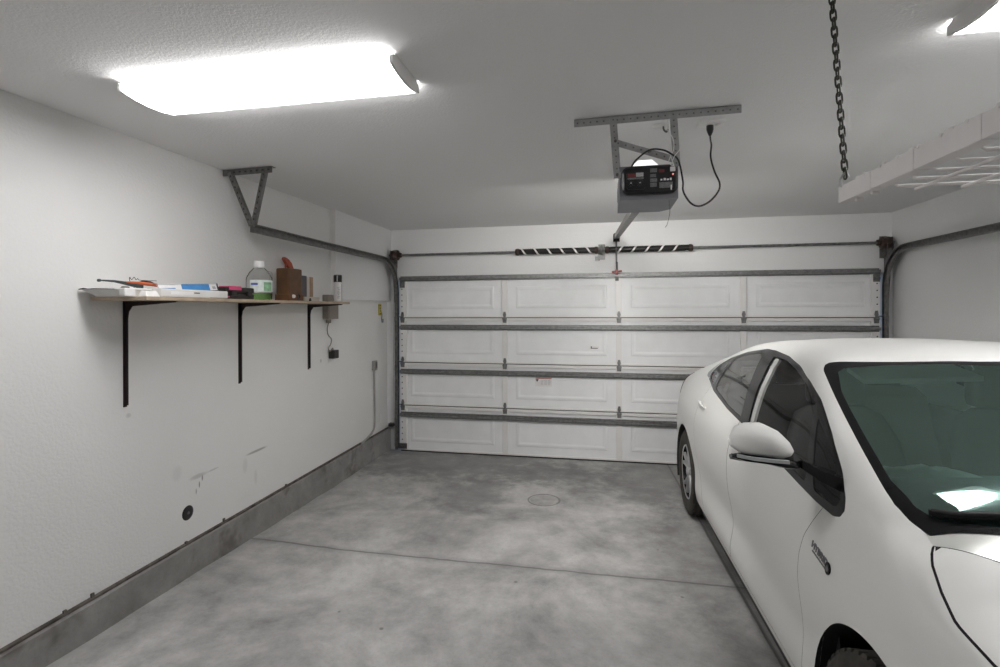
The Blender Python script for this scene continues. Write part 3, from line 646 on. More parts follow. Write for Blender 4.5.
def crumple(x0, x1, y0, y1, z0, h, nx=14, ny=26, seed=1, sag=.35):
    rnd = random.Random(seed); from mathutils import noise as NZ
    top = []; bot = []
    for i in range(nx+1):
        for j in range(ny+1):
            u, v = i/nx, j/ny; e = min(1, min(u, 1-u)*5)**.5*min(1, min(v, 1-v)*7)**.5
            x = x0+(x1-x0)*u; y = y0+(y1-y0)*v; q = Vector((x*14+seed, y*9, seed*3.1))
            top.append((x+.006*NZ.noise(q*1.3), y, z0+.0025+h*e*(.75+sag*NZ.noise(q)+.2*NZ.noise(q*2.7)))); bot.append((x, y, z0+.0006))
    n = len(top); W = ny+1; fs = []
    for i in range(nx):
        for j in range(ny):
            a = i*W+j; fs += [[a, a+1, a+W+1, a+W], [n+a, n+a+W, n+a+W+1, n+a+1]]
    rim = [i*W for i in range(nx+1)]+[nx*W+j for j in range(1, W)]+[i*W+ny for i in range(nx-1, -1, -1)]+[j for j in range(ny-1, 0, -1)]
    for k in range(len(rim)): a, c = rim[k], rim[(k+1) % len(rim)]; fs.append([a, c, n+c, n+a])
    return MB().add(top+bot, fs, 0, True)
mat('carton_white', (.66, .65, .63), .7, 0, .05, 12)
mat('film_white', (.72, .71, .70), .45, 0, .05, 20)
# flat white carton overhanging the left end
ct = thing('flat_carton', 'flat white carton overhanging the left end of the shelf', 'carton', (-2.30, 2.1, SH))
def quad(x0, x1, y0, y1, z): return [(x0, y0, z), (x1, y0, z), (x1, y1, z), (x0, y1, z)]
MB().loft([quad(-2.370, -2.212, 2.030, 2.26, SH+.0008), quad(-2.405, -2.205, 1.990, 2.27, SH+.033)]).build('carton_tray', M['carton_white'], ct)
MB().loft([quad(-2.412, -2.202, 1.982, 2.272, SH+.0335), quad(-2.412, -2.202, 1.982, 2.272, SH+.036), quad(-2.36, -2.24, 2.05, 2.22, SH+.045)]).build('carton_lid', M['carton_white'], ct)
MB().prism([(-2.412, SH+.0365), (-2.385, SH+.041), (-2.36, SH+.0375), (-2.33, SH+.0385), (-2.21, SH+.0355), (-2.21, SH+.033), (-2.33, SH+.0345), (-2.37, SH+.035), (-2.412, SH+.033)], 'y', 1.9805, 1.982).build('torn_edge', M['ink'], ct)
MB().bx(-2.200, -2.165, 1.992, 2.05, SH+.0012, SH+.040, bev=.006).build('end_flap', M['paper_white'], ct)
MB().loft([quad(-2.20, -2.175, 2.0, 2.03, SH+.0405), quad(-2.195, -2.180, 2.005, 2.025, SH+.047)]).build('flap_tab', M['ink'], ct)
# plastic film bundle beside it
fb = crumple(-2.160, -2.106, 2.052, 2.125, SH, .034, 14, 18, 3).build('plastic_film', M['film_white']); tag(fb, 'crumpled white plastic film between the white carton and the long white box', 'plastic bag')
fb = crumple(-2.40, -2.23, 2.285, 2.47, SH, .030, 16, 20, 5).build('plastic_film', M['film_white']); tag(fb, 'white paper and film lying under the orange saw handle and blue packet', 'plastic bag')
# pruning saw on top
mat('saw_orange', (.50, .11, .04), .45, 0, .1, 30)
mat('saw_green', (.035, .05, .05), .5, .1, .2, 30)
sw = thing('pruning_saw', 'dark saw with an orange handle lying on the white carton', 'saw', (-2.28, 2.15, SH+.046))
def along(f): return Vector((-2.33+.075*f, 2.00+.29*f, 0))
sd = (along(1)-along(0)).normalized(); sn = Vector((sd.y, -sd.x, 0))
b = MB().loft([[along(f)+sn*a*.006+Vector((0, 0, SH+.066+q+c*h)) for a, c in ((-1, -1), (1, -1), (1, 1), (-1, 1))] for f, q, h in ((.02, .012, .003), (.25, .010, .005), (.42, .002, .008), (.60, -.008, .011), (.68, -.010, .010))])
b.build('blade_sheath', M['saw_green'], sw)
MB().lathe([(0, -.005), (.007, -.005), (.007, .005), (0, .005)], along(.03)+Vector((0, 0, SH+.077)), 'x', 10).build('blade_ring', M['saw_green'], sw)
b = MB().loft([[along(f)+sn*w*math.cos(a)+Vector((0, 0, SH+.070+q+h*math.sin(a))) for a in [2*PI*k/12 for k in range(12)]] for f, q, w, h in ((.36, .004, .004, .003), (.5, .003, .010, .006), (.68, .001, .012, .009), (.85, -.003, .012, .009), (.97, -.008, .011, .009), (1.0, -.009, .006, .006))], 0, True)
b.build('handle', M['saw_orange'], sw)
MB().loft([[along(f)+sn*a*.006+Vector((0, 0, SH+.076+q+(c+1)*h)) for a, c in ((-1, -1), (1, -1), (1, 1), (-1, 1))] for f, q, h in ((.62, .0, .001), (.68, .0, .005), (.80, -.001, .004), (.86, -.003, .001))]).build('lock_lever', M['black_plastic'], sw)
gl = thing('wire_twist', 'small twisted wire standing behind the orange saw handle', 'wire', (-2.36, 2.24, SH+.03))
b = MB().tube(smooth_path([(-2.37, 2.24, SH+.0445), (-2.37, 2.21, SH+.085), (-2.36, 2.20, SH+.104), (-2.365, 2.215, SH+.092), (-2.36, 2.225, SH+.106), (-2.36, 2.235, SH+.093), (-2.36, 2.245, SH+.100), (-2.36, 2.26, SH+.092), (-2.36, 2.36, SH+.094)], 5), .0016, 6); b.build('wire', M['black_steel'], gl)
# blue wiper packet leaning behind the long white box
mat('packet_blue', (.055, .22, .50), .35, 0, .12, 30)
bp_ = thing('blue_packet', 'long blue and white packet with black edging leaning behind the white box', 'packet', (-2.21, 2.4, SH+.04))
def slant(y0, y1, za, zb, h, x, d, mi, b): 
    b.loft([[(x, y0, za), (x+d, y0, za), (x+d-.012, y0, za+h), (x-.012, y0, za+h)], [(x, y1, zb), (x+d, y1, zb), (x+d-.012, y1, zb+h), (x-.012, y1, zb+h)]], mi); return b
slant(2.20, 2.60, SH+.030, SH+.050, .040, -2.190, .008, 0, MB()).build('packet_back', M['paper_white'], bp_)
b = slant(2.185, 2.605, SH+.064, SH+.087, .004, -2.199, .010, 0, MB()); slant(2.598, 2.608, SH+.047, SH+.047, .043, -2.190, .010, 0, b); slant(2.33, 2.345, SH+.034, SH+.034, .03, -2.188, .008, 0, b); b.build('packet_edge', M['black_plastic'], bp_)
slant(2.345, 2.540, SH+.036, SH+.046, .036, -2.1815, .002, 0, MB()).build('packet_print', M['packet_blue'], bp_)
b = slant(2.562, 2.585, SH+.056, SH+.057, .020, -2.1818, .002, 0, MB()); b.build('barcode', M['label_grey'], bp_)
slant(2.20, 2.30, SH+.040, SH+.046, .010, -2.1816, .002, 0, MB()).build('packet_stripe', M['packet_blue'], bp_)
# long white box along the front edge
lb = thing('long_box', 'long narrow white box lying along the front of the shelf', 'box', (-2.13, 2.37, SH))
MB().bx(-2.160, -2.104, 2.130, 2.585, SH+.0008, SH+.042, bev=.005).build('box_body', M['carton_white'], lb)
MB().bx(-2.1042, -2.1030, 2.185, 2.330, SH+.014, SH+.030).build('label', M['paper_white'], lb)
MB().bx(-2.1042, -2.1030, 2.45, 2.575, SH+.0015, SH+.0035).build('printed_line', M['rust_flashing'], lb); b = MB().bx(-2.1042, -2.1030, 2.338, 2.375, SH+.022, SH+.028); b.build('slot', M['rust_flashing'], lb)
# black tool case with a pink tag
mat('case_black', (.016, .012, .012), .45, 0, .2, 30)
mat('pink', (.62, .07, .19), .45, 0, .08, 30)
tc_ = thing('tool_case', 'black plastic tool case with a pink tag on its lid', 'tool case', (-2.26, 2.69, SH))
MB().bx(-2.385, -2.150, 2.625, 2.875, SH+.0008, SH+.034, bev=.008).build('case_base', M['case_black'], tc_)
MB().bx(-2.385, -2.150, 2.625, 2.875, SH+.037, SH+.072, bev=.008).bx(-2.37, -2.16, 2.64, 2.855, SH+.030, SH+.040).build('case_lid', M['case_black'], tc_)
MB().bx(-2.150, -2.138, 2.66, 2.70, SH+.022, SH+.050, bev=.003).build('latch', M['case_black'], tc_)
MB().bx(-2.1490, -2.1475, 2.65, 2.755, SH+.0545, SH+.0705).bx(-2.22, -2.1475, 2.65, 2.755, SH+.0705, SH+.078, bev=.003).bx(-2.1495, -2.148, 2.635, 2.655, SH+.010, SH+.016).build('tag', M['pink'], tc_)
MB().bx(-2.150, -2.138, 2.80, 2.84, SH+.022, SH+.050, bev=.003).build('latch', M['case_black'], tc_)
# clear jug with a white cap
glass('clear_plastic', (.95, .96, .96), .2, 1.10)
glass('green_liquid', (.62, .84, .50), .1, 1.08)
mat('jug_label', (.70, .76, .74), .5, 0, .10, 40); mat('label_green', (.22, .42, .25), .5, 0, .3, 40); mat('label_blue', (.08, .12, .40), .5, 0, .2, 40)
jc = (-2.245, 3.052)
jg = thing('plastic_jug', 'clear plastic jug with a white cap and a little green liquid', 'jug', (*jc, SH))
MB().lathe([(0, .001), (.070, .001), (.080, .010), (.082, .05), (.080, .06), (.082, .07), (.082, .135), (.078, .155), (.062, .185), (.042, .208), (.032, .216), (.030, .228)], (*jc, SH), 'z', 28).build('jug_body', M['clear_plastic'], jg)
MB().lathe([(0, .004), (.068, .004), (.076, .012), (.078, .046), (0, .046)], (*jc, SH), 'z', 28).build('liquid', M['green_liquid'], jg)
MB().lathe([(0, .262), (.030, .262), (.034, .257), (.036, .222), (.036, .216), (.031, .216)], (*jc, SH), 'z', 24).build('cap', M['white_plastic'], jg)
lab = MB().lathe([(.0835, .055), (.0835, .132)], (*jc, SH), 'z', 16, 0, True, math.radians(-95), math.radians(35))
lb2 = lab.build('label', M['jug_label'], jg)
b = MB().lathe([(.0843, .060), (.0843, .118)], (*jc, SH), 'z', 10, 1, True, math.radians(-35), math.radians(5))
b.build('label_print', [M['label_blue'], M['label_green']], lb2)
MB().lathe([(.0843, .098), (.0843, .112)], (*jc, SH), 'z', 10, 0, True, math.radians(-90), math.radians(-60)).build('label_logo', M['label_blue'], lb2)
b = MB().tube(smooth_path([(jc[0]+.015, jc[1]+.058, SH+.19), (jc[0]+.02, jc[1]+.092, SH+.185), (jc[0]+.02, jc[1]+.097, SH+.15), (jc[0]+.015, jc[1]+.080, SH+.12)], 5), .010, 8); b.build('grip', M['clear_plastic'], jg)
# brown wooden box with two holes
mat('box_brown', (.115, .050, .017), .5, 0, .45, 9, .1, 50)
bb = thing('brown_box', 'upright brown wooden box with a white knob between jug and spray can', 'box', (-2.27, 3.43, SH))
b = MB().bx(-2.325, -2.220, 3.345, 3.515, SH+.0008, SH+.240, bev=.012).bx(-2.330, -2.213, 3.338, 3.523, SH+.0008, SH+.050, bev=.004); b.build('box_body', M['box_brown'], bb)
MB().lathe([(0, .016), (.010, .016), (.014, .008), (.014, 0), (0, 0)], (-2.2135, 3.385, SH+.034), 'x', 14).build('knob', M['white_plastic'], bb)
MB().lathe([(0, .001), (.013, .001), (.016, .004), (.018, .004), (.018, 0)], (-2.2135, 3.455, SH+.034), 'x', 14).build('vent', M['black_plastic'], bb)
# spray bottle with an orange trigger behind the brown box
mat('trigger_orange', (.36, .055, .022), .4, 0, .2, 30)
sc = (-2.370, 3.575)
sb = thing('spray_bottle', 'bottle with an orange trigger sprayer showing above the brown box', 'spray bottle', (*sc, SH))
MB().lathe([(0, .001), (.036, .001), (.038, .01), (.038, .13), (.030, .165), (.014, .195), (.013, .215)], (*sc, SH), 'z', 18).build('bottle', M['white_plastic'], sb)
b = MB().lathe([(0, .200), (.019, .200), (.019, .235), (.012, .240), (0, .240)], (*sc, SH), 'z', 14)
b.loft([[(sc[0]-.012, sc[1]+y, SH+z-h), (sc[0]+.012, sc[1]+y, SH+z-h), (sc[0]+.010, sc[1]+y, SH+z+h), (sc[0]-.010, sc[1]+y, SH+z+h)] for y, z, h in ((.045, .245, .014), (.02, .268, .030), (-.015, .292, .030), (-.045, .312, .022), (-.070, .325, .012))])
b.lathe([(0, -.008), (.009, -.008), (.009, .008), (0, .008)], (sc[0], sc[1]-.074, SH+.324), 'y', 10)
b.build('sprayer_head', M['trigger_orange'], sb)
MB().tube(smooth_path([(sc[0], sc[1]-.038, SH+.292), (sc[0], sc[1]-.048, SH+.265), (sc[0], sc[1]-.032, SH+.235), (sc[0], sc[1]-.038, SH+.215)], 5), .006, 8).build('trigger', M['trigger_orange'], sb)
# three thin boards standing on a pale box
mat('pale_cream', (.55, .51, .46), .7, 0, .04, 20); mat('slate_grey', (.13, .12, .135), .6, 0, .1, 20); mat('tan', (.36, .24, .16), .7, 0, .1, 20)
pb = MB().bx(-2.41, -2.27, 3.63, 3.84, SH+.0008, SH+.038, bev=.003).build('low_box', M['pale_cream']); tag(pb, 'low cream box under the grey, cream and tan boards', 'box')
for nm, m, y0, y1, h, lab in (('board', 'slate_grey', 3.635, 3.705, .205, 'grey block standing leftmost on the low cream box'), ('board', 'pale_cream', 3.709, 3.747, .198, 'cream board standing between the grey and tan boards'), ('board', 'tan', 3.751, 3.797, .200, 'tan wooden board standing rightmost on the low cream box')):
    o = MB().bx(-2.375, -2.300, y0, y1, SH+.0385, SH+h, bev=.004).build(nm, M[m]); tag(o, lab, 'board')
o = MB().lathe([(0, .0006), (.009, .0006), (.009, .010), (.006, .013), (.006, .02), (0, .022)], (-2.118, 3.455, SH), 'z', 12).build('black_cap', M['black_plastic']); tag(o, 'tiny black cap on the front edge of the shelf', 'cap')
# spray can
kc = (-2.170, 3.955)
sp_ = thing('spray_can', 'white spray can with a black cap at the right end of the shelf', 'spray can', (*kc, SH))
MB().lathe([(0, .0008), (.030, .0008), (.033, .004), (.033, .150), (.031, .158), (.026, .168)], (*kc, SH), 'z', 22).build('can', M['paper_white'], sp_)
MB().lathe([(.0335, .006), (.0335, .150)], (*kc, SH), 'z', 8, 0, True, math.radians(5), math.radians(75)).build('can_stripe', M['black_plastic'], sp_)
b = MB()
for i in range(7): b.lathe([(.0336, .03+i*.014), (.0336, .036+i*.014)], (*kc, SH), 'z', 6, 0, True, math.radians(-70+5*(i % 3)), math.radians(-38+9*(i % 2)))
b.build('can_print', M['label_grey'], sp_)
MB().lathe([(.034, .166), (.034, .220), (.031, .226), (0, .226)], (*kc, SH), 'z', 22).bx(kc[0]-.006, kc[0]+.006, kc[1]-.0345, kc[1]-.033, SH+.196, SH+.222).build('cap', M['black_plastic'], sp_)
MB().bx(kc[0]+.010, kc[0]+.016, kc[1]-.0350, kc[1]-.0325, SH+.170, SH+.220).build('nozzle', M['paper_white'], sp_)
# ------------------------------------------------------------------ wall fittings on the left wall
mat('box_taupe', (.235, .205, .175), .55, 0, .06, 14)
cb = thing('control_box', 'taupe control box with a plug-in cord on the left wall behind the shelf end', 'control box', (XL, 4.26, 1.52))
MB().bx(XL+.0006, XL+.060, 4.145, 4.325, 1.525, 1.742, bev=.006).build('housing', M['box_taupe'], cb)
MB().bx(XL+.0605, XL+.064, 4.16, 4.31, 1.535, 1.732, bev=.002).build('cover', M['box_taupe'], cb)
MB().bx(XL+.064, XL+.067, 4.225, 4.275, 1.69, 1.712).build('window', M['black_plastic'], cb)
MB().tube(smooth_path([(XL+.03, 4.30, 1.742), (XL+.034, 4.31, 1.775), (XL+.03, 4.345, 1.80), (XL+.012, 4.35, 1.81)], 5), .007, 8).build('conduit_elbow', M['black_plastic'], cb)
MB().lathe([(0, 0), (.022, 0), (.022, .03), (.016, .034), (0, .034)], (XL+.03, 4.20, 1.4905), 'z', 12).build('cable_gland', M['box_taupe'], cb)
co = MB().tube(smooth_path([(XL+.03, 4.20, 1.495), (XL+.028, 4.18, 1.44), (XL+.025, 4.20, 1.385), (XL+.03, 4.245, 1.345), (XL+.03, 4.235, 1.30), (XL+.03, 4.20, 1.27), (XL+.034, 4.21, 1.235), (XL+.038, 4.255, 1.262), (XL+.036, 4.262, 1.235)], 6), .005, 8).build('cord', M['box_taupe'], cb)
MB().bx(XL+.012, XL+.070, 4.225, 4.312, 1.168, 1.245, bev=.008).build('plug_adaptor', M['black_plastic'], cb)
op = thing('wall_outlet', 'outlet on the left wall behind the black plug adaptor', 'outlet', (XL, 4.28, 1.20))
MB().bx(XL+.0006, XL+.006, 4.235, 4.305, 1.145, 1.260, bev=.002).bx(XL+.006, XL+.0115, 4.25, 4.29, 1.16, 1.245, bev=.002).build('cover_plate', M['white_plastic'], op)
mat('yellow', (.48, .40, .06), .5, 0, .2, 60)
yl = thing('yellow_level', 'small yellow tool hanging on the left wall beside the door jamb', 'tool', (XL, 5.32, 1.66))
MB().bx(XL+.001, XL+.016, 5.300, 5.350, 1.545, 1.672, bev=.003).build('body', M['yellow'], yl)
for k in range(4): MB().bx(XL+.0162, XL+.018, 5.308, 5.342, 1.56+k*.03, 1.568+k*.03).build('marking', M['ink'], yl)
MB().tube(smooth_path([(XL+.010, 5.348, 1.60), (XL+.012, 5.375, 1.55), (XL+.012, 5.365, 1.50), (XL+.012, 5.385, 1.465)], 5), .006, 8).lathe([(0, -.02), (.013, -.02), (.013, .02), (0, .02)], (XL+.014, 5.385, 1.485), 'z', 10).build('cord_end', M['grey_plastic'], yl)
mat('conduit_grey', (.34, .33, .32), .5, .2, .1, 20)
cd = thing('conduit', 'thin grey conduit with a switch box low on the left wall beside the door', 'conduit', (XL, 5.15, 1.05))
MB().tube(smooth_path([(XL+.014, 5.165, .956), (XL+.014, 5.170, .80), (XL+.014, 5.175, .55), (XL+.014, 5.175, .40), (XL+.014, 5.155, .325), (XL+.014, 5.08, .285), (XL+.014, 4.92, .252), (XL+.014, 4.86, .245)], 6), .010, 10).build('pipe', M['conduit_grey'], cd)
MB().bx(XL+.0006, XL+.040, 5.135, 5.195, .955, 1.060, bev=.006).build('switch_box', M['conduit_grey'], cd)
MB().bx(XL+.040, XL+.046, 5.148, 5.182, .975, 1.045, bev=.003).build('rocker', M['galvanised_dark'], cd)
o = MB().bx(XL+.0006, XL+.008, 5.345, 5.430, .350, .445, bev=.003).build('blank_plate', M['white_plastic']); tag(o, 'blank white plate low on the left wall beside the corner', 'wall plate')
hc = thing('cable_grommet', 'round black cable cover low on the scuffed left wall', 'cable cover', (XL, 2.637, .401))
MB().lathe([(0, .006), (.026, .006), (.038, .004), (.043, .0006)], (XL, 2.637, .401), 'x', 24).build('cover', M['black_plastic'], hc)
MB().lathe([(0, .009), (.007, .009), (.009, .006)], (XL, 2.637, .401), 'x', 12).build('centre_screw', M['slate_grey'], hc)
# round clean-out cover set in the floor
fc_ = thing('floor_cover', 'round concrete cover set flush in the garage floor', 'floor cover', (-.485, 4.31, 0))
mat('cover_concrete', (.40, .392, .38), .7, 0, .2, 14, .1, 60)
MB().lathe([(0, .0022), (.112, .0022), (.116, .0005)], (-.485, 4.31, 0), 'z', 32).build('disc', M['cover_concrete'], fc_)
MB().lathe([(.124, .0006), (.126, .003), (.136, .003), (.139, .0006)], (-.485, 4.31, 0), 'z', 32).build('rim', M['curb_concrete'], fc_)
# ------------------------------------------------------------------ the white car (local frame: x across, y from front axle to the rear, z up)
RAX = 2.73
PAINT = (.755, .755, .735)
mat('car_paint', PAINT, .50, 0, 0, coat=.10, spec=.22)
MATS['car_paint'].node_tree.nodes['Principled BSDF'].inputs['Coat Roughness'].default_value = .22
mat('trim_black', (.010, .010, .011), .15, 0, spec=.22)
mat('trim_matte', (.020, .020, .021), .6, 0)
mat('quarter_grey', (.16, .17, .175), .35, 0)
mat('cowl_glare', (.62, .63, .60), .3, .3)  # bright tone paints in the glare along the windscreen base
mat('badge_metal', (.22, .21, .22), .3, .7)
mat('gap_dark', (.02, .014, .018), .8, 0)
mat('chrome', (.62, .62, .63), .12, 1.)
mat('seat_cloth', (.034, .034, .036), .85, 0, .25, 60)
mat('dash_grey', (.26, .28, .28), .7, 0, .08, 30)
mat('headliner', (.50, .50, .48), .85, 0, .03, 20)
mat('pillar_beige', (.62, .61, .61), .6, 0, .03, 20)
mat('rim_silver', (.62, .62, .63), .3, .7)
mat('lamp_red', (.22, .012, .015), .15, 0)
mat('lamp_clear', (.55, .57, .58), .08, .3)
mat('underbody', (.015, .015, .015), .85, 0)
glass('windscreen_glass', (.62, .86, .80), 0, 2.7, (.70, 1, .91))
glass('side_glass', (.95, .96, .95), 0, 1.16)
glass('privacy_glass', (.75, .79, .77), 0, 1.9)
def pchip(xs, ys, x):
    xs = np.asarray(xs, float); ys = np.asarray(ys, float); h = np.diff(xs); d = np.diff(ys)/h; n = len(xs); m = np.zeros(n)
    for i in range(1, n-1):
        if d[i-1]*d[i] > 0:
            w1 = 2*h[i]+h[i-1]; w2 = h[i]+2*h[i-1]; m[i] = (w1+w2)/(w1/d[i-1]+w2/d[i])
    m[0] = d[0]; m[-1] = d[-1]
    x = np.clip(x, xs[0], xs[-1]); k = np.clip(np.searchsorted(xs, x)-1, 0, n-2); t = (x-xs[k])/h[k]
    return ((2*t**3-3*t**2+1)*ys[k]+(t**3-2*t**2+t)*h[k]*m[k]+(-2*t**3+3*t**2)*ys[k+1]+(t**3-t**2)*h[k]*m[k+1])
# longitudinal control lines: (station, half width, height)
CL = [
 [(-.95, 0, .24), (-.6, 0, .18), (3.2, 0, .20), (3.6, 0, .38)],
 [(-.95, .33, .24), (-.88, .5, .21), (-.6, .66, .18), (0, .72, .17), (2.7, .72, .17), (3.2, .68, .22), (3.6, .50, .38)],
 [(-.95, .40, .25), (-.88, .60, .22), (-.7, .74, .20), (-.45, .81, .18), (0, .82, .175), (.6, .822, .175), (2.1, .822, .175), (2.7, .82, .18), (3.2, .78, .24), (3.45, .70, .33), (3.6, .54, .41)],
 [(-.95, .44, .32), (-.88, .64, .30), (-.7, .78, .285), (-.45, .845, .275), (0, .862, .27), (.6, .858, .275), (1.35, .856, .275), (2.1, .858, .275), (2.7, .862, .27), (3.2, .83, .32), (3.45, .75, .38), (3.6, .58, .45)],
 [(-.95, .47, .44), (-.88, .66, .44), (-.7, .80, .44), (-.45, .86, .44), (0, .873, .45), (.5, .852, .44), (1.35, .838, .43), (2.1, .850, .44), (2.7, .873, .46), (3.2, .845, .46), (3.45, .77, .48), (3.6, .60, .50)],
 [(-.95, .47, .52), (-.88, .66, .54), (-.7, .80, .58), (-.45, .867, .64), (0, .880, .67), (.5, .872, .65), (1.35, .869, .64), (2.1, .873, .65), (2.7, .880, .68), (3.2, .85, .66), (3.45, .785, .63), (3.6, .61, .58)],
 [(-.95, .45, .58), (-.88, .62, .62), (-.7, .775, .67), (-.45, .850, .73), (-.1, .868, .775), (.25, .869, .80), (.5, .869, .81), (1.35, .869, .84), (2.1, .866, .87), (2.7, .862, .87), (3.2, .83, .83), (3.45, .775, .77), (3.6, .62, .68)],
 [(-.95, .40, .62), (-.88, .57, .66), (-.7, .74, .72), (-.45, .825, .775), (-.33, .846, .80), (-.1, .857, .845), (.02, .853, .875), (.1, .849, .90), (.25, .844, .922), (.43, .842, .930), (.6, .838, .938), (1.36, .820, .990), (1.71, .813, 1.008), (2.1, .800, 1.05), (2.33, .785, 1.075), (2.7, .782, 1.05), (3.2, .77, .99), (3.45, .74, .92), (3.6, .62, .79)],
 [(-.95, .36, .640), (-.88, .51, .685), (-.7, .68, .75), (-.45, .790, .818), (-.33, .830, .848), (-.1, .832, .895), (.02, .818, .955), (.1, .813, .982), (.25, .813, 1.012), (.345, .793, 1.064), (.5, .760, 1.155), (.7, .745, 1.195), (1.0, .738, 1.21), (1.5, .737, 1.215), (1.9, .738, 1.205), (2.15, .742, 1.19), (2.33, .748, 1.165), (2.7, .730, 1.12), (3.2, .71, 1.045), (3.45, .68, .96), (3.6, .58, .83)],
 [(-.95, .30, .655), (-.88, .43, .70), (-.7, .61, .775), (-.45, .755, .850), (-.33, .805, .878), (-.21, .806, .899), (-.14, .796, .930), (-.06, .777, .968), (.015, .738, 1.002), (.06, .750, 1.014), (.115, .764, 1.042), (.255, .746, 1.094), (.43, .721, 1.166), (.662, .684, 1.266), (.80, .660, 1.332), (.87, .646, 1.362), (1.0, .622, 1.378), (1.1, .614, 1.386), (1.5, .606, 1.397), (1.9, .612, 1.362), (2.15, .622, 1.312), (2.33, .630, 1.268), (2.7, .645, 1.185), (3.0, .650, 1.12), (3.2, .645, 1.07), (3.45, .60, .985), (3.6, .50, .86)],
 [(-.95, .17, .665), (-.88, .24, .715), (-.7, .35, .80), (-.45, .43, .885), (-.3, .45, .935), (-.2, .45, .975), (-.17, .45, .995), (-.05, .44, 1.058), (.1, .43, 1.130), (.314, .415, 1.226), (.495, .40, 1.308), (.62, .385, 1.366), (.70, .375, 1.388), (.80, .36, 1.408), (.931, .35, 1.425), (1.1, .345, 1.434), (1.5, .34, 1.433), (1.9, .345, 1.408), (2.3, .35, 1.352), (2.6, .355, 1.292), (3.0, .36, 1.185), (3.2, .355, 1.12), (3.45, .33, 1.01), (3.6, .27, .88)],
 [(-.95, 0, .67), (-.88, 0, .725), (-.7, 0, .815), (-.45, 0, .925), (-.38, 0, .955), (-.30, 0, .985), (-.27, 0, 1.0), (-.1, 0, 1.095), (.1, 0, 1.195), (.314, 0, 1.290), (.495, 0, 1.363), (.60, 0, 1.398), (.70, 0, 1.419), (.80, 0, 1.431), (.931, 0, 1.440), (1.1, 0, 1.446), (1.5, 0, 1.443), (1.9, 0, 1.418), (2.3, 0, 1.362), (2.6, 0, 1.302), (3.0, 0, 1.195), (3.2, 0, 1.13), (3.45, 0, 1.02), (3.6, 0, .89)]]
SS = np.unique(np.concatenate([np.linspace(-.95, -.75, 16), np.linspace(-.75, 2.6, 210), np.linspace(2.6, 3.6, 44)]))
CT = [pchip([p[0] for p in L], [p[1] for p in L], SS) for L in CL]
CZ_ = [pchip([p[0] for p in L], [p[2] for p in L], SS) for L in CL]
SUB = [3, 4, 4, 7, 10, 8, 9, 12, 12, 14, 14]
CV = []                                   # cross sections: centripetal Catmull-Rom through the 12 lines
for i in range(len(SS)):
    P = np.array([[CT[k][i], CZ_[k][i]] for k in range(12)])
    E0 = np.array([-P[1][0], P[1][1]]); E1 = np.array([-P[10][0], P[10][1]]); Q = np.vstack([E0, P, E1]); row = []
    for k in range(11):
        p0, p1, p2, p3 = Q[k], Q[k+1], Q[k+2], Q[k+3]
        t0 = 0; t1 = t0+max(1e-4, np.linalg.norm(p1-p0))**.5; t2 = t1+max(1e-4, np.linalg.norm(p2-p1))**.5; t3 = t2+max(1e-4, np.linalg.norm(p3-p2))**.5
        for j in range(SUB[k]+(k == 10)):
            t = t1+(t2-t1)*j/SUB[k]
            a1 = (t1-t)/(t1-t0)*p0+(t-t0)/(t1-t0)*p1; a2 = (t2-t)/(t2-t1)*p1+(t-t1)/(t2-t1)*p2; a3 = (t3-t)/(t3-t2)*p2+(t-t2)/(t3-t2)*p3
            b1 = (t2-t)/(t2-t0)*a1+(t-t0)/(t2-t0)*a2; b2 = (t3-t)/(t3-t1)*a2+(t-t1)/(t3-t1)*a3
            row.append((t2-t)/(t2-t1)*b1+(t-t1)/(t2-t1)*b2)
    CV.append(row)
CV = np.array(CV); NV = CV.shape[1]
V0 = [sum(SUB[:k]) for k in range(12)]
G = np.stack([-np.maximum(CV[:, :, 0], 0), np.repeat(SS[:, None], NV, 1), CV[:, :, 1]], -1)    # passenger side: x negative
du = np.gradient(G, axis=0); dv = np.gradient(G, axis=1); NRM = np.cross(dv, du); NRM /= np.linalg.norm(NRM, axis=2, keepdims=True)+1e-12
if NRM[len(SS)//2, V0[6], 0] > 0: NRM = -NRM
NRM[:, -1, 0] = 0
def gsurf(s, v):
    """point and outward normal of the shell at station s and section index v"""
    i = np.interp(s, SS, np.arange(len(SS))); i0 = int(min(i, len(SS)-2)); f = i-i0; j0 = int(min(v, NV-2)); g = v-j0
    w = lambda A: (A[i0, j0]*(1-f)*(1-g)+A[i0+1, j0]*f*(1-g)+A[i0, j0+1]*(1-f)*g+A[i0+1, j0+1]*f*g)
    n = w(NRM); return Vector(w(G)), Vector(n/np.linalg.norm(n))
def at_sz(s, z, v0=None, v1=None):
    """shell point of the passenger flank at station s and height z"""
    vs = np.linspace(V0[2] if v0 is None else v0, V0[10] if v1 is None else v1, 400); zs = [gsurf(s, v)[0].z for v in vs]
    return gsurf(s, float(np.interp(z, zs, vs)))
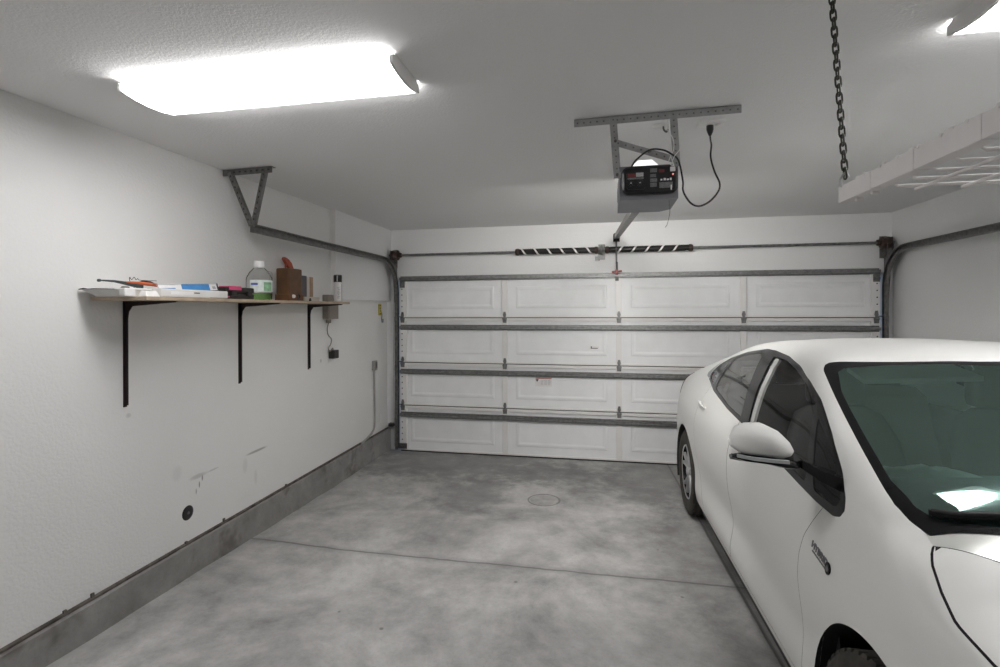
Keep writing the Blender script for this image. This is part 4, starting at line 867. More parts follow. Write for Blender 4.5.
class Tri:
    def __init__(s, V, N, F): s.V, s.N, s.F = V, N, F
    def split(s, d):
        """cut by the field d (one value per vertex): returns (negative part, positive part)"""
        d = np.where(np.abs(d) < 1e-7, 1e-7, d); V = list(s.V); N = list(s.N); cache = {}; A = []; B = []
        def cut(i, j):
            k = (min(i, j), max(i, j))
            if k not in cache:
                t = d[i]/(d[i]-d[j]); V.append(s.V[i]+(s.V[j]-s.V[i])*t); n = s.N[i]+(s.N[j]-s.N[i])*t; N.append(n/np.linalg.norm(n)); cache[k] = len(V)-1
            return cache[k]
        neg = d[s.F] < 0; c = neg.sum(1)
        A = [tuple(f) for f in s.F[c == 3]]; B = [tuple(f) for f in s.F[c == 0]]
        for f in s.F[(c > 0) & (c < 3)]:
            f = list(map(int, f)); ng = [d[i] < 0 for i in f]
            lone = ng.index(True) if sum(ng) == 1 else ng.index(False); f = f[lone:]+f[:lone]
            p, q = cut(f[0], f[1]), cut(f[0], f[2])
            one = [(f[0], p, q)]; two = [(p, f[1], f[2]), (p, f[2], q)]
            if sum(ng) == 1: A += one; B += two
            else: B += one; A += two
        V = np.array(V); N = np.array(N)
        return Tri.pack(V, N, A), Tri.pack(V, N, B)
    @staticmethod
    def pack(V, N, F):
        F = np.array(F, int).reshape(-1, 3)
        if len(F) == 0: return Tri(np.zeros((0, 3)), np.zeros((0, 3)), F)
        u, inv = np.unique(F, return_inverse=True); return Tri(V[u], N[u], inv.reshape(-1, 3))
    def mirrored(s): return Tri(s.V*[-1, 1, 1], s.N*[-1, 1, 1], s.F[:, ::-1])
    def plus(s, o): return Tri(np.vstack([s.V, o.V]), np.vstack([s.N, o.N]), np.vstack([s.F, o.F+len(s.V)]))
    def both(s): return s.plus(s.mirrored())
    def offset(s, d): return Tri(s.V+s.N*d, s.N, s.F)
def polysd(px, py, poly):
    P = np.array(poly, float); n = len(P); d = np.full(px.shape, 1e9); ins = np.zeros(px.shape, bool)
    for i in range(n):
        a, b = P[i], P[(i+1) % n]; e = b-a; wx, wy = px-a[0], py-a[1]; t = np.clip((wx*e[0]+wy*e[1])/(e@e+1e-12), 0, 1)
        d = np.minimum(d, np.hypot(wx-e[0]*t, wy-e[1]*t))
        cnd = (a[1] > py) != (b[1] > py)
        with np.errstate(divide='ignore', invalid='ignore'): xi = a[0]+(py-a[1])*e[0]/(e[1] if e[1] else 1e-12)
        ins ^= cnd & (px < xi)
    return np.where(ins, -d, d)
def rnd_poly(P, k=4):
    """light corner smoothing"""
    P = np.array(P, float)
    for _ in range(1):
        Q = []
        for i in range(len(P)):
            a, b = P[i], P[(i+1) % len(P)]; L = np.linalg.norm(b-a); c = min(.25, .012/max(L, 1e-6)); Q += [a+(b-a)*c, b-(b-a)*c]
        P = np.array(Q)
    return P
def grid_tri():
    I, J = len(SS), NV; idx = np.arange(I*J).reshape(I, J)
    a, b, c, d = idx[:-1, :-1].ravel(), idx[:-1, 1:].ravel(), idx[1:, 1:].ravel(), idx[1:, :-1].ravel()
    F = np.vstack([np.stack([a, d, c], 1), np.stack([a, c, b], 1)])
    V = G.reshape(-1, 3); N = NRM.reshape(-1, 3)
    ar = np.linalg.norm(np.cross(V[F[:, 1]]-V[F[:, 0]], V[F[:, 2]]-V[F[:, 0]]), axis=1); F = F[ar > 1e-9]
    nn = np.cross(V[F[:, 1]]-V[F[:, 0]], V[F[:, 2]]-V[F[:, 0]]); flip = (nn*N[F[:, 0]]).sum(1) < 0; F[flip] = F[flip][:, ::-1]
    return Tri(V, N, F)
car = bpy.data.objects.new('car', None); C.objects.link(car); car.location = (1.58, 1.56, 0); car.rotation_euler = (0, 0, .026)
tag(car, 'pearl white hatchback car parked along the right wall facing the camera', 'car')
class Local:                               # build() subtracts the root location; car parts are written in the car's own frame
    pass
def cbuild(b, name, mats, parent=None, fix=True):
    off = Vector(car.location); root = parent or car
    me = bpy.data.meshes.new(name); me.from_pydata([tuple(p) for p in b.v], [], b.f)
    if not isinstance(mats, (list, tuple)): mats = [mats]
    for m in mats: me.materials.append(m)
    for p, mi, sm in zip(me.polygons, b.m, b.sm): p.material_index = mi; p.use_smooth = sm
    if fix:
        bm = bmesh.new(); bm.from_mesh(me); bmesh.ops.recalc_face_normals(bm, faces=bm.faces); bm.to_mesh(me); bm.free()
    me.update(); o = bpy.data.objects.new(name, me); C.objects.link(o); o.parent = root; return o
def tbuild(parts, name, mats, parent=None):
    """parts: list of Tri, one per material slot"""
    V = np.vstack([p.V for p in parts]); N = np.vstack([p.N for p in parts]); F = []; mi = []; o = 0
    for k, p in enumerate(parts): F += [tuple(int(i)+o for i in f) for f in p.F]; mi += [k]*len(p.F); o += len(p.V)
    me = bpy.data.meshes.new(name); me.from_pydata(V.tolist(), [], F)
    for m in mats: me.materials.append(m)
    me.polygons.foreach_set('material_index', mi); me.polygons.foreach_set('use_smooth', [True]*len(F))
    me.update(); me.normals_split_custom_set_from_vertices([tuple(n) for n in N])
    ob = bpy.data.objects.new(name, me); C.objects.link(ob); ob.parent = parent or car; return ob
shell = grid_tri()
# --- window outline and panes on the flank (station, height)
DLO = [(2.331, 1.105), (2.095, 1.056), (1.709, 1.012), (1.358, .993), (.597, .941), (.426, .932), (.300, .932), (.262, .945), (.248, .970), (.265, 1.003), (.345, 1.064), (.495, 1.155), (.694, 1.246), (.845, 1.301), (1.037, 1.342), (1.233, 1.369), (1.442, 1.380), (1.571, 1.379), (1.867, 1.338), (2.15, 1.272), (2.288, 1.215), (2.335, 1.15)]
PANE = {'front_quarter_glass': [(.300, .960), (.47, .958), (.505, 1.0), (.640, 1.190), (.50, 1.130), (.36, 1.050), (.285, .992)],
        'front_side_window': [(.545, .962), (.9, .984), (1.302, 1.012), (1.392, 1.352), (1.22, 1.350), (1.04, 1.322), (.86, 1.284), (.715, 1.232), (.60, 1.07)],
        'rear_side_window': [(1.432, 1.018), (1.72, 1.032), (2.075, 1.078), (2.01, 1.283), (1.86, 1.318), (1.60, 1.356), (1.555, 1.355), (1.49, 1.2)],
        'rear_quarter_glass': [(2.135, 1.090), (2.30, 1.118), (2.292, 1.16), (2.25, 1.212), (2.075, 1.270)]}
QUARTER = [(2.338, 1.112), (2.43, 1.118), (2.45, 1.14), (2.33, 1.225), (2.30, 1.235), (2.34, 1.16)]
def fld(T, poly): return polysd(T.V[:, 1], T.V[:, 2], poly)
def pfld(T, poly): return polysd(T.V[:, 1], T.V[:, 0], poly)
def only(T, m):                            # split by a vertex mask on faces: (faces with all verts in mask, rest)
    k = m[T.F].all(1); return Tri.pack(T.V, T.N, T.F[k]), Tri.pack(T.V, T.N, T.F[~k])
low = CT[2]; 
flank = lambda T: (-T.V[:, 0] > .40) & (np.abs(T.N[:, 0]) > .25)
# windscreen outline in plan (station, x)
def p9(s): return float(np.interp(s, SS, CT[9]))
BASE = [(-.205, 0.02), (-.165, -.25), (-.095, -.45), (-.03, -.60), (.0, -.68), (.012, -.732)]
WS_UP = [(s, -p9(s)+.003) for s in (.04, .07, .115, .17, .255, .34, .43, .55, .662, .76, .82)] + [(.85, -.640), (.858, -.622), (.835, -.575), (.775, -.45), (.71, -.33), (.66, -.2), (.63, 0.02)]
WS = BASE + WS_UP
WSI = [(-.185, 0.02), (-.145, -.25), (-.075, -.45), (-.006, -.60), (.045, -.688), (.095, -.722)] + [(s, -p9(s)+.028) for s in (.19, .255, .34, .43, .55, .662)] + [(.775, -.618), (.785, -.598), (.775, -.56), (.725, -.43), (.663, -.31), (.615, -.2), (.59, 0.02)]
HREAR = [(-.31, 0.02), (-.27, -.25), (-.20, -.45), (-.12, -.62), (-.055, -.70), (-.02, -.745)]
WSC = HREAR + [(.02, -.737)] + WS_UP
HOOD = HREAR + [(-.045, -.764), (-.075, -.780), (-.14, -.799), (-.21, -.812), (-.33, -.812), (-.45, -.765), (-.62, -.64), (-.74, -.48), (-.80, -.3), (-.82, 0.02)]
up = lambda T: T.N[:, 2] > .12
def take(T, sel, fields, poly, keep_neg=True):
    """split only faces selected by sel; returns (inside, rest)"""
    a, r = only(T, sel(T))
    if len(a.F) == 0: return a, r
    i, o = a.split(fields(a, poly)); return i, r.plus(o)
fl_any = lambda T: (-T.V[:, 0] > .40)
top_any = lambda T: (T.V[:, 2] > .62)
# wheel arches
AR = .370
for cy in (0., RAX):
    AR = .370 if cy == 0 else .356
    a, r = only(shell, (np.abs(shell.V[:, 1]-cy) < .5) & (-shell.V[:, 0] > .30) & (shell.V[:, 2] < .80))
    i, o = a.split(np.hypot(a.V[:, 1]-cy, a.V[:, 2]-.332)-AR); shell = r.plus(o)
wc_all, shell = take(shell, lambda T: (T.V[:, 2] > .90) & (T.V[:, 1] < 1.0), pfld, WSC)
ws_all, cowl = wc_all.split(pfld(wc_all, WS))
wi, wfrit = ws_all.split(pfld(ws_all, WSI))
hoodT, shell = take(shell, lambda T: (T.V[:, 2] > .62) & (T.V[:, 1] < .2) & (T.N[:, 2] > .1), pfld, HOOD)
hd = pfld(hoodT, HOOD); hood, hgap = hoodT.split(hd+.0055)
# sides
dlo, shell = take(shell, lambda T: (-T.V[:, 0] > .52) & (T.V[:, 2] > .85) & (T.V[:, 1] > .1), fld, DLO)
quart, shell = take(shell, lambda T: (-T.V[:, 0] > .52) & (T.V[:, 2] > .95) & (T.V[:, 1] > 2.), fld, QUARTER)
panes = {}
for k, P in PANE.items(): panes[k], dlo = dlo.split(fld(dlo, rnd_poly(P)))
FD = [(.340, 1.0), (.374, .93), (.415, .865), (.456, .80), (.490, .72), (.510, .643), (.515, .55), (.512, .44), (.505, .33), (.50, .245), (1.475, .235), (1.480, .45), (1.478, .70), (1.455, .88), (1.42, 1.02)]
RD = [(1.42, 1.02), (1.455, .88), (1.478, .70), (1.480, .45), (1.475, .235), (2.12, .235), (2.20, .36), (2.27, .50), (2.33, .63), (2.35, .78), (2.31, .95), (2.20, 1.09)]
doors = {}
for nm, P in (('front_door', FD), ('rear_door', RD)):
    dT, shell = take(shell, lambda T: (-T.V[:, 0] > .6) & (T.V[:, 2] > .15) & (T.V[:, 2] < 1.12) & (T.V[:, 1] > .1), fld, P)
    d_ = fld(dT, P); inn, gap = dT.split(d_+.0022); doors[nm] = (inn, gap)
# tail lamp and head lamp areas
TL = [(3.24, 1.045), (3.30, .90), (3.42, .78), (3.64, .72), (3.64, .98), (3.42, 1.03)]
tail, shell = take(shell, lambda T: (-T.V[:, 0] > .45) & (T.V[:, 1] > 3.1), fld, TL)
HL = [(-.46, .80), (-.50, .73), (-.72, .60), (-.96, .57), (-.96, .64), (-.80, .70), (-.62, .76)]
head, shell = take(shell, lambda T: (-T.V[:, 0] > .30) & (T.V[:, 1] < -.4), fld, HL)
RG = [(2.30, 0.02), (2.30, -.50), (2.40, -.54), (2.95, -.57), (3.06, -.53), (3.10, 0.02)]
rgl, shell = take(shell, lambda T: (T.V[:, 2] > .95) & (T.V[:, 1] > 2.) & (T.N[:, 2] > .2), pfld, RG)
under, shell = only(shell, (shell.V[:, 2] < .262) & (-shell.V[:, 0] < .845) & (shell.N[:, 2] < -.15))
# front and rear closing caps
def endcap(i, s):
    ring = [Vector(G[i, j]) for j in range(NV)]; ring += [Vector((-p.x, p.y, p.z)) for p in ring[-2:0:-1]]
    return ring
bodyo = tbuild([shell.both()], 'body', [M['car_paint']])
b = MB(); r0 = endcap(0, -1); c0 = sum(r0, Vector())/len(r0)
b.loft([r0, [c0+(p-c0)*.8+Vector((0, -.028, 0)) for p in r0], [c0+(p-c0)*.4+Vector((0, -.04, 0)) for p in r0]], 0, True)
cbuild(b, 'front_bumper', M['car_paint'])
b = MB().loft([[(x, -.985+.00*abs(x), z) for x, z in rrect(-.40, .40, .29, .40, .04)], [(x*.97, -1.005, z) for x, z in rrect(-.38, .38, .30, .39, .04)]], 0)
cbuild(b, 'grille', M['trim_matte'])
b = MB(); r1 = endcap(-1, 1); c1 = sum(r1, Vector())/len(r1)
b.loft([r1, [c1+(p-c1)*.82+Vector((0, .03, 0)) for p in r1], [c1+(p-c1)*.4+Vector((0, .04, 0)) for p in r1]], 0, True)
cbuild(b, 'rear_bumper', M['car_paint'])
tbuild([under.both()], 'underbody', [M['underbody']])
tbuild([hood.both(), hgap.both().offset(-.004)], 'hood', [M['car_paint'], M['gap_dark']])
tbuild([cowl.both().offset(-.003)], 'cowl_panel', [M['cowl_glare']])
wsh = tbuild([wi.both(), wfrit.both()], 'windshield', [M['windscreen_glass'], M['trim_black']])
tbuild([rgl.both()], 'rear_window', [M['privacy_glass']])
for side, f in ((-1, lambda T: T), (1, lambda T: T.mirrored())):
    tbuild([f(dlo)], 'window_trim', [M['trim_black']])
    tbuild([f(quart)], 'quarter_trim', [M['quarter_grey']])
    dr_ = {}
    for nm in ('front_door', 'rear_door'):
        inn, gap = doors[nm]; dr_[nm] = tbuild([f(inn), f(gap).offset(-.003)], nm, [M['car_paint'], M['gap_dark']])
    for nm in PANE:
        o = tbuild([f(panes[nm]).offset(-.003)], nm, [M['privacy_glass'] if nm.startswith('rear') else M['side_glass']])
    tbuild([f(tail).offset(.004)], 'tail_lamp', [M['lamp_red']]); tbuild([f(head).offset(.002)], 'headlamp', [M['lamp_clear']])
    mx = -side
    def mv(p): return (p[0]*mx, p[1], p[2])
    # door handles
    for nm, s, z in (('front_door', 1.355, .886), ('rear_door', 2.185, .945)):
        b = MB(); rings = []
        for k in range(9):
            u = -1+k/4; P, n = at_sz(s+u*.085, z+.006*u); h = .012*(1-.55*abs(u)**3); d = .006+.026*(1-abs(u)**4)
            o1, o2 = P+n*(d-.012), P+n*d
            rings.append([mv(o1+Vector((0, 0, h))), mv(o2+Vector((0, 0, h*.7))), mv(o2-Vector((0, 0, h*.7))), mv(o1-Vector((0, 0, h)))])
        b.loft(rings, 0, True); cbuild(b, 'door_handle', M['car_paint'], dr_[nm])
    # mirror: shell, black lower half with stalk, glass
    mo = Vector((-.908, .365, 1.122))
    def mring(u, a, lo=False):
        pass
    b = MB(); rings = []; prof = [(.012, .012, .008), (.026, .034, .030), (.055, .056, .054), (.10, .062, .066), (.15, .054, .064), (.185, .040, .050), (.205, .014, .022)]
    for (u, d, h) in prof:
        c = mo+Vector((-u-.02, .10*u+.02*(u/.2)**2*0, .02-.22*max(0, .10-u))); ring = []
        for k in range(16):
            a = 2*PI*k/16; ca, sa = math.cos(a), math.sin(a)
            yy = -d*1.25*max(0, ca)**.8 + (.050 if ca < 0 else 0)*min(1, -ca*2.5)*(d/.064) if True else 0
            zz = h*(abs(sa)**.85)*(1 if sa > 0 else -1)*(1.0 if sa > 0 else .62)
            ring.append(mv(c+Vector((0, yy, zz))))
        rings.append(ring)
    b.loft(rings, 0, True); sm = cbuild(b, 'side_mirror', M['car_paint'], dr_['front_door'])
    b = MB(); rings = []
    for (u, d, h) in ((.0, .030, .012), (.02, .048, .016), (.05, .060, .018), (.10, .062, .016), (.17, .050, .013), (.205, .02, .008)):
        c = mo+Vector((-u-.02, .10*u, -.026-.16*max(0, .10-u))); ring = []
        for k in range(12):
            a = 2*PI*k/12; ca, sa = math.cos(a), math.sin(a)
            ring.append(mv(c+Vector((0, (-d*1.28 if ca > 0 else -.05*(d/.066))*abs(ca)*(1 if ca > 0 else -1)*(1 if ca > 0 else 1), h*sa-(.008 if ca < .2 else 0)))))
        rings.append(ring)
    b.loft(rings, 0, True)
    b.loft([[mv(p) for p in q] for q in ([Vector((-.925, .355+.035*c, 1.088+.014*s_)) for c, s_ in ((1, 1), (-1, 1), (-1, -1), (1, -1))], [Vector((-.865, .36+.04*c, 1.052+.018*s_)) for c, s_ in ((1, 1), (-1, 1), (-1, -1), (1, -1))], [Vector((-.805, .365+.05*c, 1.028+.024*s_)) for c, s_ in ((1, 1), (-1, 1), (-1, -1), (1, -1))])], 0)
    cbuild(b, 'mirror_base', M['trim_black'], sm)
    b = MB(); rings = []
    for (u, d) in ((.05, .066), (.10, .064), (.15, .056), (.195, .034)):
        c = mo+Vector((-u-.02, .10*u, -.014)); rings.append([mv(c+Vector((0, -d*1.28+.002, .003))), mv(c+Vector((0, -d*1.28-.006, .002))), mv(c+Vector((0, -d*1.28-.006, -.008))), mv(c+Vector((0, -d*1.28+.002, -.008)))])
    b.loft(rings); cbuild(b, 'turn_signal', M['lamp_clear'], sm)
    b = MB(); c = mo+Vector((-.125, .062, .018)); b.loft([[mv(c+Vector((.072*ca*1.05, .012*ca*-1, .050*sa))) for ca, sa in [(math.cos(2*PI*k/18), math.sin(2*PI*k/18)) for k in range(18)]], [mv(c+Vector((.072*ca*1.05, .006+.012*ca*-1, .050*sa))) for ca, sa in [(math.cos(2*PI*k/18), math.sin(2*PI*k/18)) for k in range(18)]]])
    cbuild(b, 'mirror_glass', M['chrome'], sm)
    # fender badge
    P, n = at_sz(.315, .788); P2, _ = at_sz(.245, .778); P3, _ = at_sz(.385, .798)
    xa = (P2-P3).normalized() if side < 0 else (P3-P2).normalized()
    if side > 0: P, n, xa = Vector(mv(P)), Vector((n.x*mx, n.y, n.z)), Vector(mv(xa))
    yv_ = n.cross(xa).normalized(); Mx = Matrix((xa, yv_, n)).transposed().to_4x4()
    def at(o): m = Mx.copy(); m.translation = P+xa*o[0]+yv_*o[1]+n*o[2]; return m
    b = text_mb('HYBRID', .034, at((-.014, .0055, .0015)), .0018)
    for k in range(9): 
        m = at((-.062+k*.0115, -.016, .001)); b.loft([[m @ Vector((x, y, z)) for x, y in ((0, 0), (.0085, 0), (.0085, .005), (0, .005))] for z in (0, .0025)], 0)
    m = at((.052, -.002, .001)); b.loft([[m @ Vector((.018*math.cos(a)*r, .020*math.sin(a)*r, z)) for a in [2*PI*k/16 for k in range(16)]] for r, z in ((1, 0), (1, .003), (.8, .004))], 1)
    b.loft([[m @ Vector((.009*math.cos(a)*r+.002, .010*math.sin(a)*r, z)) for a in [2*PI*k/12 for k in range(12)]] for r, z in ((1, .0035), (.9, .0055))], 0)
    cbuild(b, 'badge', [M['badge_metal'], M['trim_black']], None)
    # wheel housings
    for cy in (0., RAX):
        AR = .370 if cy == 0 else .356; b = MB(); pts = []
        for x, ra in ((.8735, AR+.0005), (.60, AR+.012)): pts.append([mv((-x, cy+ra*math.cos(a), .332+ra*math.sin(a))) for a in np.linspace(-.42, PI+.42, 30)])
        vs = pts[0]+pts[1]; n = 30; b.add(vs, [[k, k+1, n+k+1, n+k] for k in range(n-1)], 0, True); b.add(pts[1], [list(range(n))], 0)
        cbuild(b, 'wheel_housing', M['underbody'])
    # black sill edge
    b = MB().prism([(.812, .150), (.838, .172), (.842, .20), (.80, .20), (.79, .150)], 'y', .34, 2.32) if False else MB()
    ring = lambda s_: [mv(q) for q in (Vector((-.800, s_, .148)), Vector((-.828, s_, .158)), Vector((-.838, s_, .205)), Vector((-.790, s_, .205)))]
    b.loft([ring(s_) for s_ in (.37, .6, 1.2, 1.8, 2.29)]); cbuild(b, 'sill_skirt', M['trim_matte'])
    # beige pillar trim and dark inner panels
    b = MB(); rings = []
    for k in range(8):
        z = 1.000+.350*k/7; s_ = 1.285+.075*((k/7)**1.2); P, n = at_sz(s_, z, V0[6], V0[10]); P = P-n*.012
        rings.append([mv(P+Vector((0, -.022, 0))), mv(P+Vector((0, .028, 0))), mv(P+Vector((0, .028, 0))-n*.012), mv(P+Vector((0, -.022, 0))-n*.012)])
    b.loft(rings, 0, False); cbuild(b, 'pillar_trim', M['pillar_beige'])
# --- wheels
mat('tyre_dusty', (.045, .040, .034), .85, 0, .3, 30)
def wheel(cx, cy, sgn, turn=0.):
    r = .320; w = bpy.data.objects.new('wheel', None)
    prof = [(.205, .085), (.225, .098), (.262, .104), (.292, .100), (.310, .090), (.318, .074), (.318, .058), (.311, .056), (.311, .050), (.319, .048), (.320, .022), (.313, .020), (.313, .012), (.320, .010)]
    prof = prof+[(a, -h) for a, h in prof[::-1]]
    b = MB().lathe(prof, (0, 0, 0), 'x', 64, 0, True)
    for k in range(48):                     # shoulder blocks of the tread
        a = 2*PI*k/48; c = Vector((0, math.cos(a), math.sin(a))); t = Vector((0, -math.sin(a), math.cos(a)))
        for s in (-1, 1):
            q = c*.316+Vector((s*.074, 0, 0)); b.loft([[q+t*.014+Vector((s*.014, 0, 0))-c*.004, q-t*.014+Vector((s*.014, 0, 0))-c*.004, q-t*.014-Vector((s*.016, 0, 0)), q+t*.014-Vector((s*.016, 0, 0))], [p+c*.0055 for p in (q+t*.012+Vector((s*.010, 0, 0)), q-t*.012+Vector((s*.010, 0, 0)), q-t*.012-Vector((s*.014, 0, 0)), q+t*.012-Vector((s*.014, 0, 0)))]], 0)
    R = Matrix.Rotation(turn, 3, 'Z')
    def tr(b): b.v = [tuple(R @ Vector(p)+Vector((cx, cy, r))) for p in b.v]; return b
    tire = cbuild(tr(b), 'wheel', M['tyre_dusty'])
    o = sgn
    b = MB().lathe([(.205, .086*o), (.202, .080*o), (.198, .05*o), (.19, -.07*o)], (0, 0, 0), 'x', 48, 1).lathe([(0, .058*o), (.1985, .058*o)], (0, 0, 0), 'x', 40, 1, False)
    b.lathe([(.196, .086*o), (.206, .091*o), (.208, .086*o)], (0, 0, 0), 'x', 48, 0)
    cbuild(tr(b), 'rim', [M['rim_silver'], M['trim_black']], tire)
    for k in range(5):
        a0 = 2*PI*k/5+.3; b = MB()
        for d in (-1, 1):
            pts = []
            for rr, da, wd, x in ((.035, .0, .022, .080), (.09, .10*d, .017, .078), (.15, .17*d, .018, .080), (.199, .21*d, .026, .084)):
                a = a0+da; c = Vector((0, math.cos(a), math.sin(a))); t = Vector((0, -math.sin(a), math.cos(a)))
                pts.append([c*rr+t*wd*.5+Vector((x*o, 0, 0)), c*rr-t*wd*.5+Vector((x*o, 0, 0)), c*rr-t*wd*.6+Vector(((x-.02)*o, 0, 0)), c*rr+t*wd*.6+Vector(((x-.02)*o, 0, 0))])
            b.loft(pts)
        cbuild(tr(b), 'spoke', M['rim_silver'], tire)
    b = MB().lathe([(0, .092*o), (.026, .090*o), (.034, .082*o), (.036, .05*o)], (0, 0, 0), 'x', 24); cbuild(tr(b), 'hub_cap', M['rim_silver'], tire)
for cy, tn in ((0., .06), (RAX, 0.)):
    wheel(-.768, cy, -1, tn); wheel(.768, cy, 1, tn)
# --- wiper arm
def ws_pt(s, x, h):
    i = int(np.argmin(abs(SS-s))); row = G[i]; js = np.arange(V0[9], NV); j = js[np.argmin(abs(row[js, 0]-x))]; return Vector(row[j])+Vector(NRM[i, j])*h
for a0, a1 in (((-.20, -.06), (.062, -.70)), ((-.10, .60), (-.21, .02))):
    P = []
    for k in range(14):
        f = k/13; s_ = a0[0]+(a1[0]-a0[0])*f; x = a0[1]+(a1[1]-a0[1])*f; q = ws_pt(s_, -abs(x), .026-.010*f); P.append(Vector((x, q.y, q.z)))
    b = MB().tube(P, [.012-.005*k/13 for k in range(14)], 8).lathe([(0, .01), (.022, .01), (.026, -.02)], P[0], 'z', 14)
    b.bar([p+Vector((0, .012, -.008)) for p in P[5:]], .010, .018); cbuild(b, 'wiper', M['black_plastic'])
# --- cabin
inside = lambda T: T
full = grid_tri()
hl, _ = only(full, (full.V[:, 1] > .95) & (full.V[:, 1] < 3.0) & (full.V[:, 2] > 1.20) & (-full.V[:, 0] < .60)); hl = hl.offset(-.022).both(); tbuild([hl], 'headliner', [M['headliner']])
dp, _ = only(full, (full.V[:, 1] > .30) & (full.V[:, 1] < 3.1) & (full.V[:, 2] > .28) & (full.V[:, 2] < .955) & (-full.V[:, 0] > .70)); dp = dp.offset(-.045); tbuild([dp], 'door_lining', [M['seat_cloth']]); tbuild([dp.mirrored()], 'door_lining', [M['seat_cloth']])
b = MB().bx(-.80, .80, .10, 3.15, .26, .30); cbuild(b, 'cabin_floor', M['seat_cloth'])
b = MB(); rings = []
for s_, z, t in ((-.10, .955, .50), (.03, .975, .64), (.20, 1.005, .69), (.36, 1.025, .70), (.47, 1.025, .705), (.53, .97, .705), (.50, .70, .705), (.40, .55, .70)):
    rings.append([(t*k/10, s_+.05*(1-(k/10)**2)*-1*(1 if s_ < .3 else .2), z+.018*(1-(k/10)**2)) for k in range(-10, 11)])
n = 21; b.add([p for r_ in rings for p in r_], [[i*n+k, i*n+k+1, (i+1)*n+k+1, (i+1)*n+k] for i in range(len(rings)-1) for k in range(n-1)], 0, True)
cbuild(b, 'dashboard', M['dash_grey'])
b = MB().bx(-.80, .80, .02, .06, .28, .955); cbuild(b, 'firewall', M['underbody'])
def seat(cx, y0, w):
    b = MB().box((cx, y0+.02, .50), (w, .50, .17), 0, None, .06); base = cbuild(b, 'seat', M['seat_cloth'])
    b = MB(); rings = []
    for k, (z, y, hw, d) in enumerate(((.50, y0+.24, w*.50, .07), (.62, y0+.27, w*.52, .085), (.80, y0+.31, w*.53, .085), (.96, y0+.36, w*.50, .075), (1.07, y0+.40, w*.40, .06), (1.11, y0+.41, w*.26, .04))):
        rings.append([(cx+hw*(abs(math.cos(a))**.6)*(1 if math.cos(a) > 0 else -1), y+d*(abs(math.sin(a))**.7)*(1 if math.sin(a) > 0 else -1), z) for a in [2*PI*j/20 for j in range(20)]])
    b.loft(rings, 0, True); cbuild(b, 'backrest', M['seat_cloth'], base)
    b = MB().box((cx, y0+.435, 1.205), (.27, .10, .19), 0, None, .045); hr = cbuild(b, 'headrest', M['seat_cloth'], base)
    for p in hr.data.polygons: p.use_smooth = True
    b = MB().tube([(cx-.06, y0+.42, 1.05), (cx-.06, y0+.43, 1.14)], .007, 8).tube([(cx+.06, y0+.42, 1.05), (cx+.06, y0+.43, 1.14)], .007, 8); cbuild(b, 'headrest_post', M['chrome'], base)
    return base
seat(-.37, .95, .50); seat(.37, .95, .50)
b = MB().box((0, 1.98, .48), (1.30, .50, .18), 0, None, .06); rb = cbuild(b, 'rear_bench', M['seat_cloth'])
b = MB().loft([[(x, 2.22+dy, .50) for x, dy in ((-.64, 0), (.64, 0), (.64, .14), (-.64, .14))], [(x, 2.40+dy, 1.0) for x, dy in ((-.64, 0), (.64, 0), (.64, .12), (-.64, .12))], [(x, 2.43+dy, 1.06) for x, dy in ((-.60, .02), (.60, .02), (.60, .10), (-.60, .10))]]); cbuild(b, 'backrest', M['seat_cloth'], rb)
for x in (-.4, .4):
    b = MB().box((x, 2.49, 1.12), (.24, .09, .13), 0, None, .035); cbuild(b, 'headrest', M['seat_cloth'], rb)
b = MB().bx(-.66, .66, 2.55, 3.2, .90, .93); cbuild(b, 'parcel_shelf', M['seat_cloth'])
b = MB().tube([(.37+.18*math.cos(a), .62-.06*math.sin(a), .90+.17*math.sin(a)) for a in [2*PI*k/28 for k in range(28)]], .014, 8, 0, False, True, True)
b.box((.37, .60, .90), (.15, .05, .11), 0, None, .02).tube([(.37, .52, .84), (.37, .62, .90)], .03, 10); b.bar([(.20, .62, .90), (.54, .62, .90)], .02, .03); cbuild(b, 'steering_wheel', M['trim_matte'])
b = MB().box((0, .64, 1.325), (.22, .03, .065), 0, None, .014).tube([(0, .62, 1.36), (0, .64, 1.335)], .012, 8); cbuild(b, 'rear_view_mirror', M['trim_matte'])
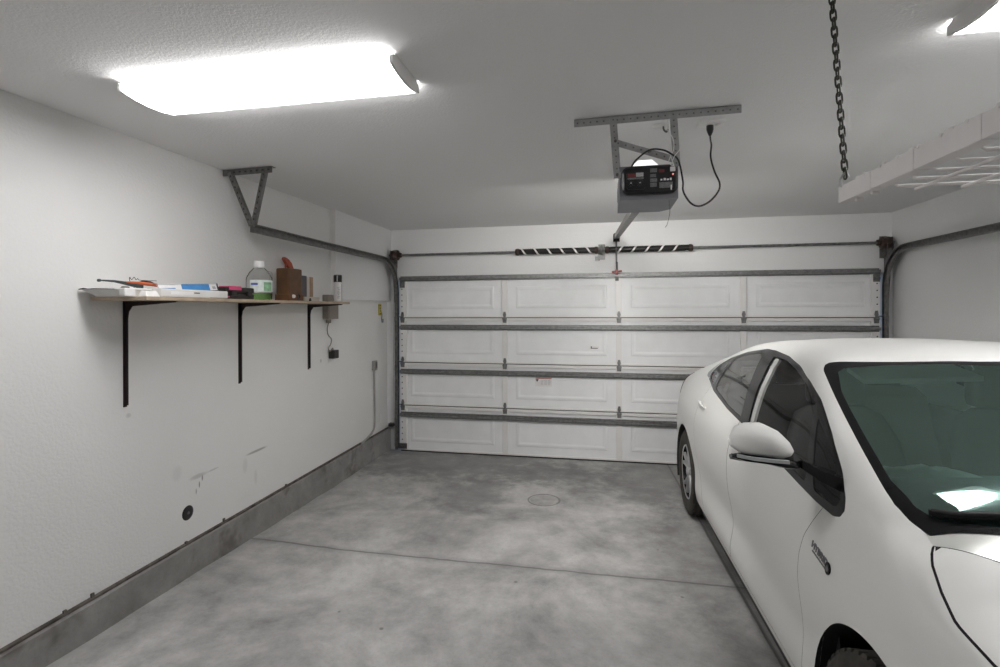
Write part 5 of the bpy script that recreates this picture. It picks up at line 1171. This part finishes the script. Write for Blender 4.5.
for x in (-.34, .34):
    b = MB(); P = [(x-.19, .90, 1.352), (x+.19, .86, 1.372), (x+.19, .70, 1.345), (x-.19, .76, 1.318)]; b.loft([P, [(p[0], p[1], p[2]-.018) for p in P]]); cbuild(b, 'sun_visor', M['headliner'])

for sd_, (x0, x1, y0, y1, h) in ((3, (-.64, -.30, .43, .50, .045)), (4, (-.56, -.28, .255, .30, .030))):
    cl = crumple(x0, x1, y0, y1, 1.022, h, 26, 8, sd_, .6); cbuild(cl, 'dash_cloth', M['film_white'])
# ------------------------------------------------------------------ camera, world, colour management
cam = bpy.data.cameras.new('camera'); co_ = bpy.data.objects.new('camera', cam); C.objects.link(co_)
FPX, CYP = 513.5, 309.5
cam.sensor_fit = 'HORIZONTAL'; cam.sensor_width = 36; cam.lens = FPX*36/1000
cam.shift_x = 0; cam.shift_y = -(333.5-CYP)/1000
cam.clip_start = .02; cam.clip_end = 200
yaw, roll = .196, -.0039
fwd = Vector((-math.sin(yaw), math.cos(yaw), 0)); rt = Vector((math.cos(yaw), math.sin(yaw), 0)); upv = Vector((0, 0, 1))
r2 = rt*math.cos(roll)+upv*math.sin(roll); u2 = upv*math.cos(roll)-rt*math.sin(roll)
R = Matrix((r2, u2, -fwd)).transposed()
co_.matrix_world = Matrix.Translation((0, 0, 1.605)) @ R.to_4x4()
sc_ = bpy.context.scene; sc_.camera = co_
w = bpy.data.worlds.new('world'); sc_.world = w; w.use_nodes = True
wn_ = w.node_tree; bg = wn_.nodes['Background']; sky = wn_.nodes.new('ShaderNodeTexSky'); sky.sky_type = 'NISHITA'; sky.sun_disc = False; sky.sun_elevation = math.radians(45); sky.sun_rotation = math.radians(200)
wn_.links.new(sky.outputs[0], bg.inputs[0]); bg.inputs[1].default_value = .07
vs = sc_.view_settings; sc_.display_settings.display_device = 'sRGB'; vs.view_transform = 'Standard'; vs.look = 'None'; vs.gamma = 1; vs.exposure = EXPO; vs.use_curve_mapping = False
cy_ = sc_.cycles; cy_.use_denoising = True; cy_.max_bounces = 20; cy_.diffuse_bounces = 14; cy_.glossy_bounces = 5; cy_.transparent_max_bounces = 16; cy_.sample_clamp_indirect = 6; cy_.caustics_reflective = False; cy_.caustics_refractive = False
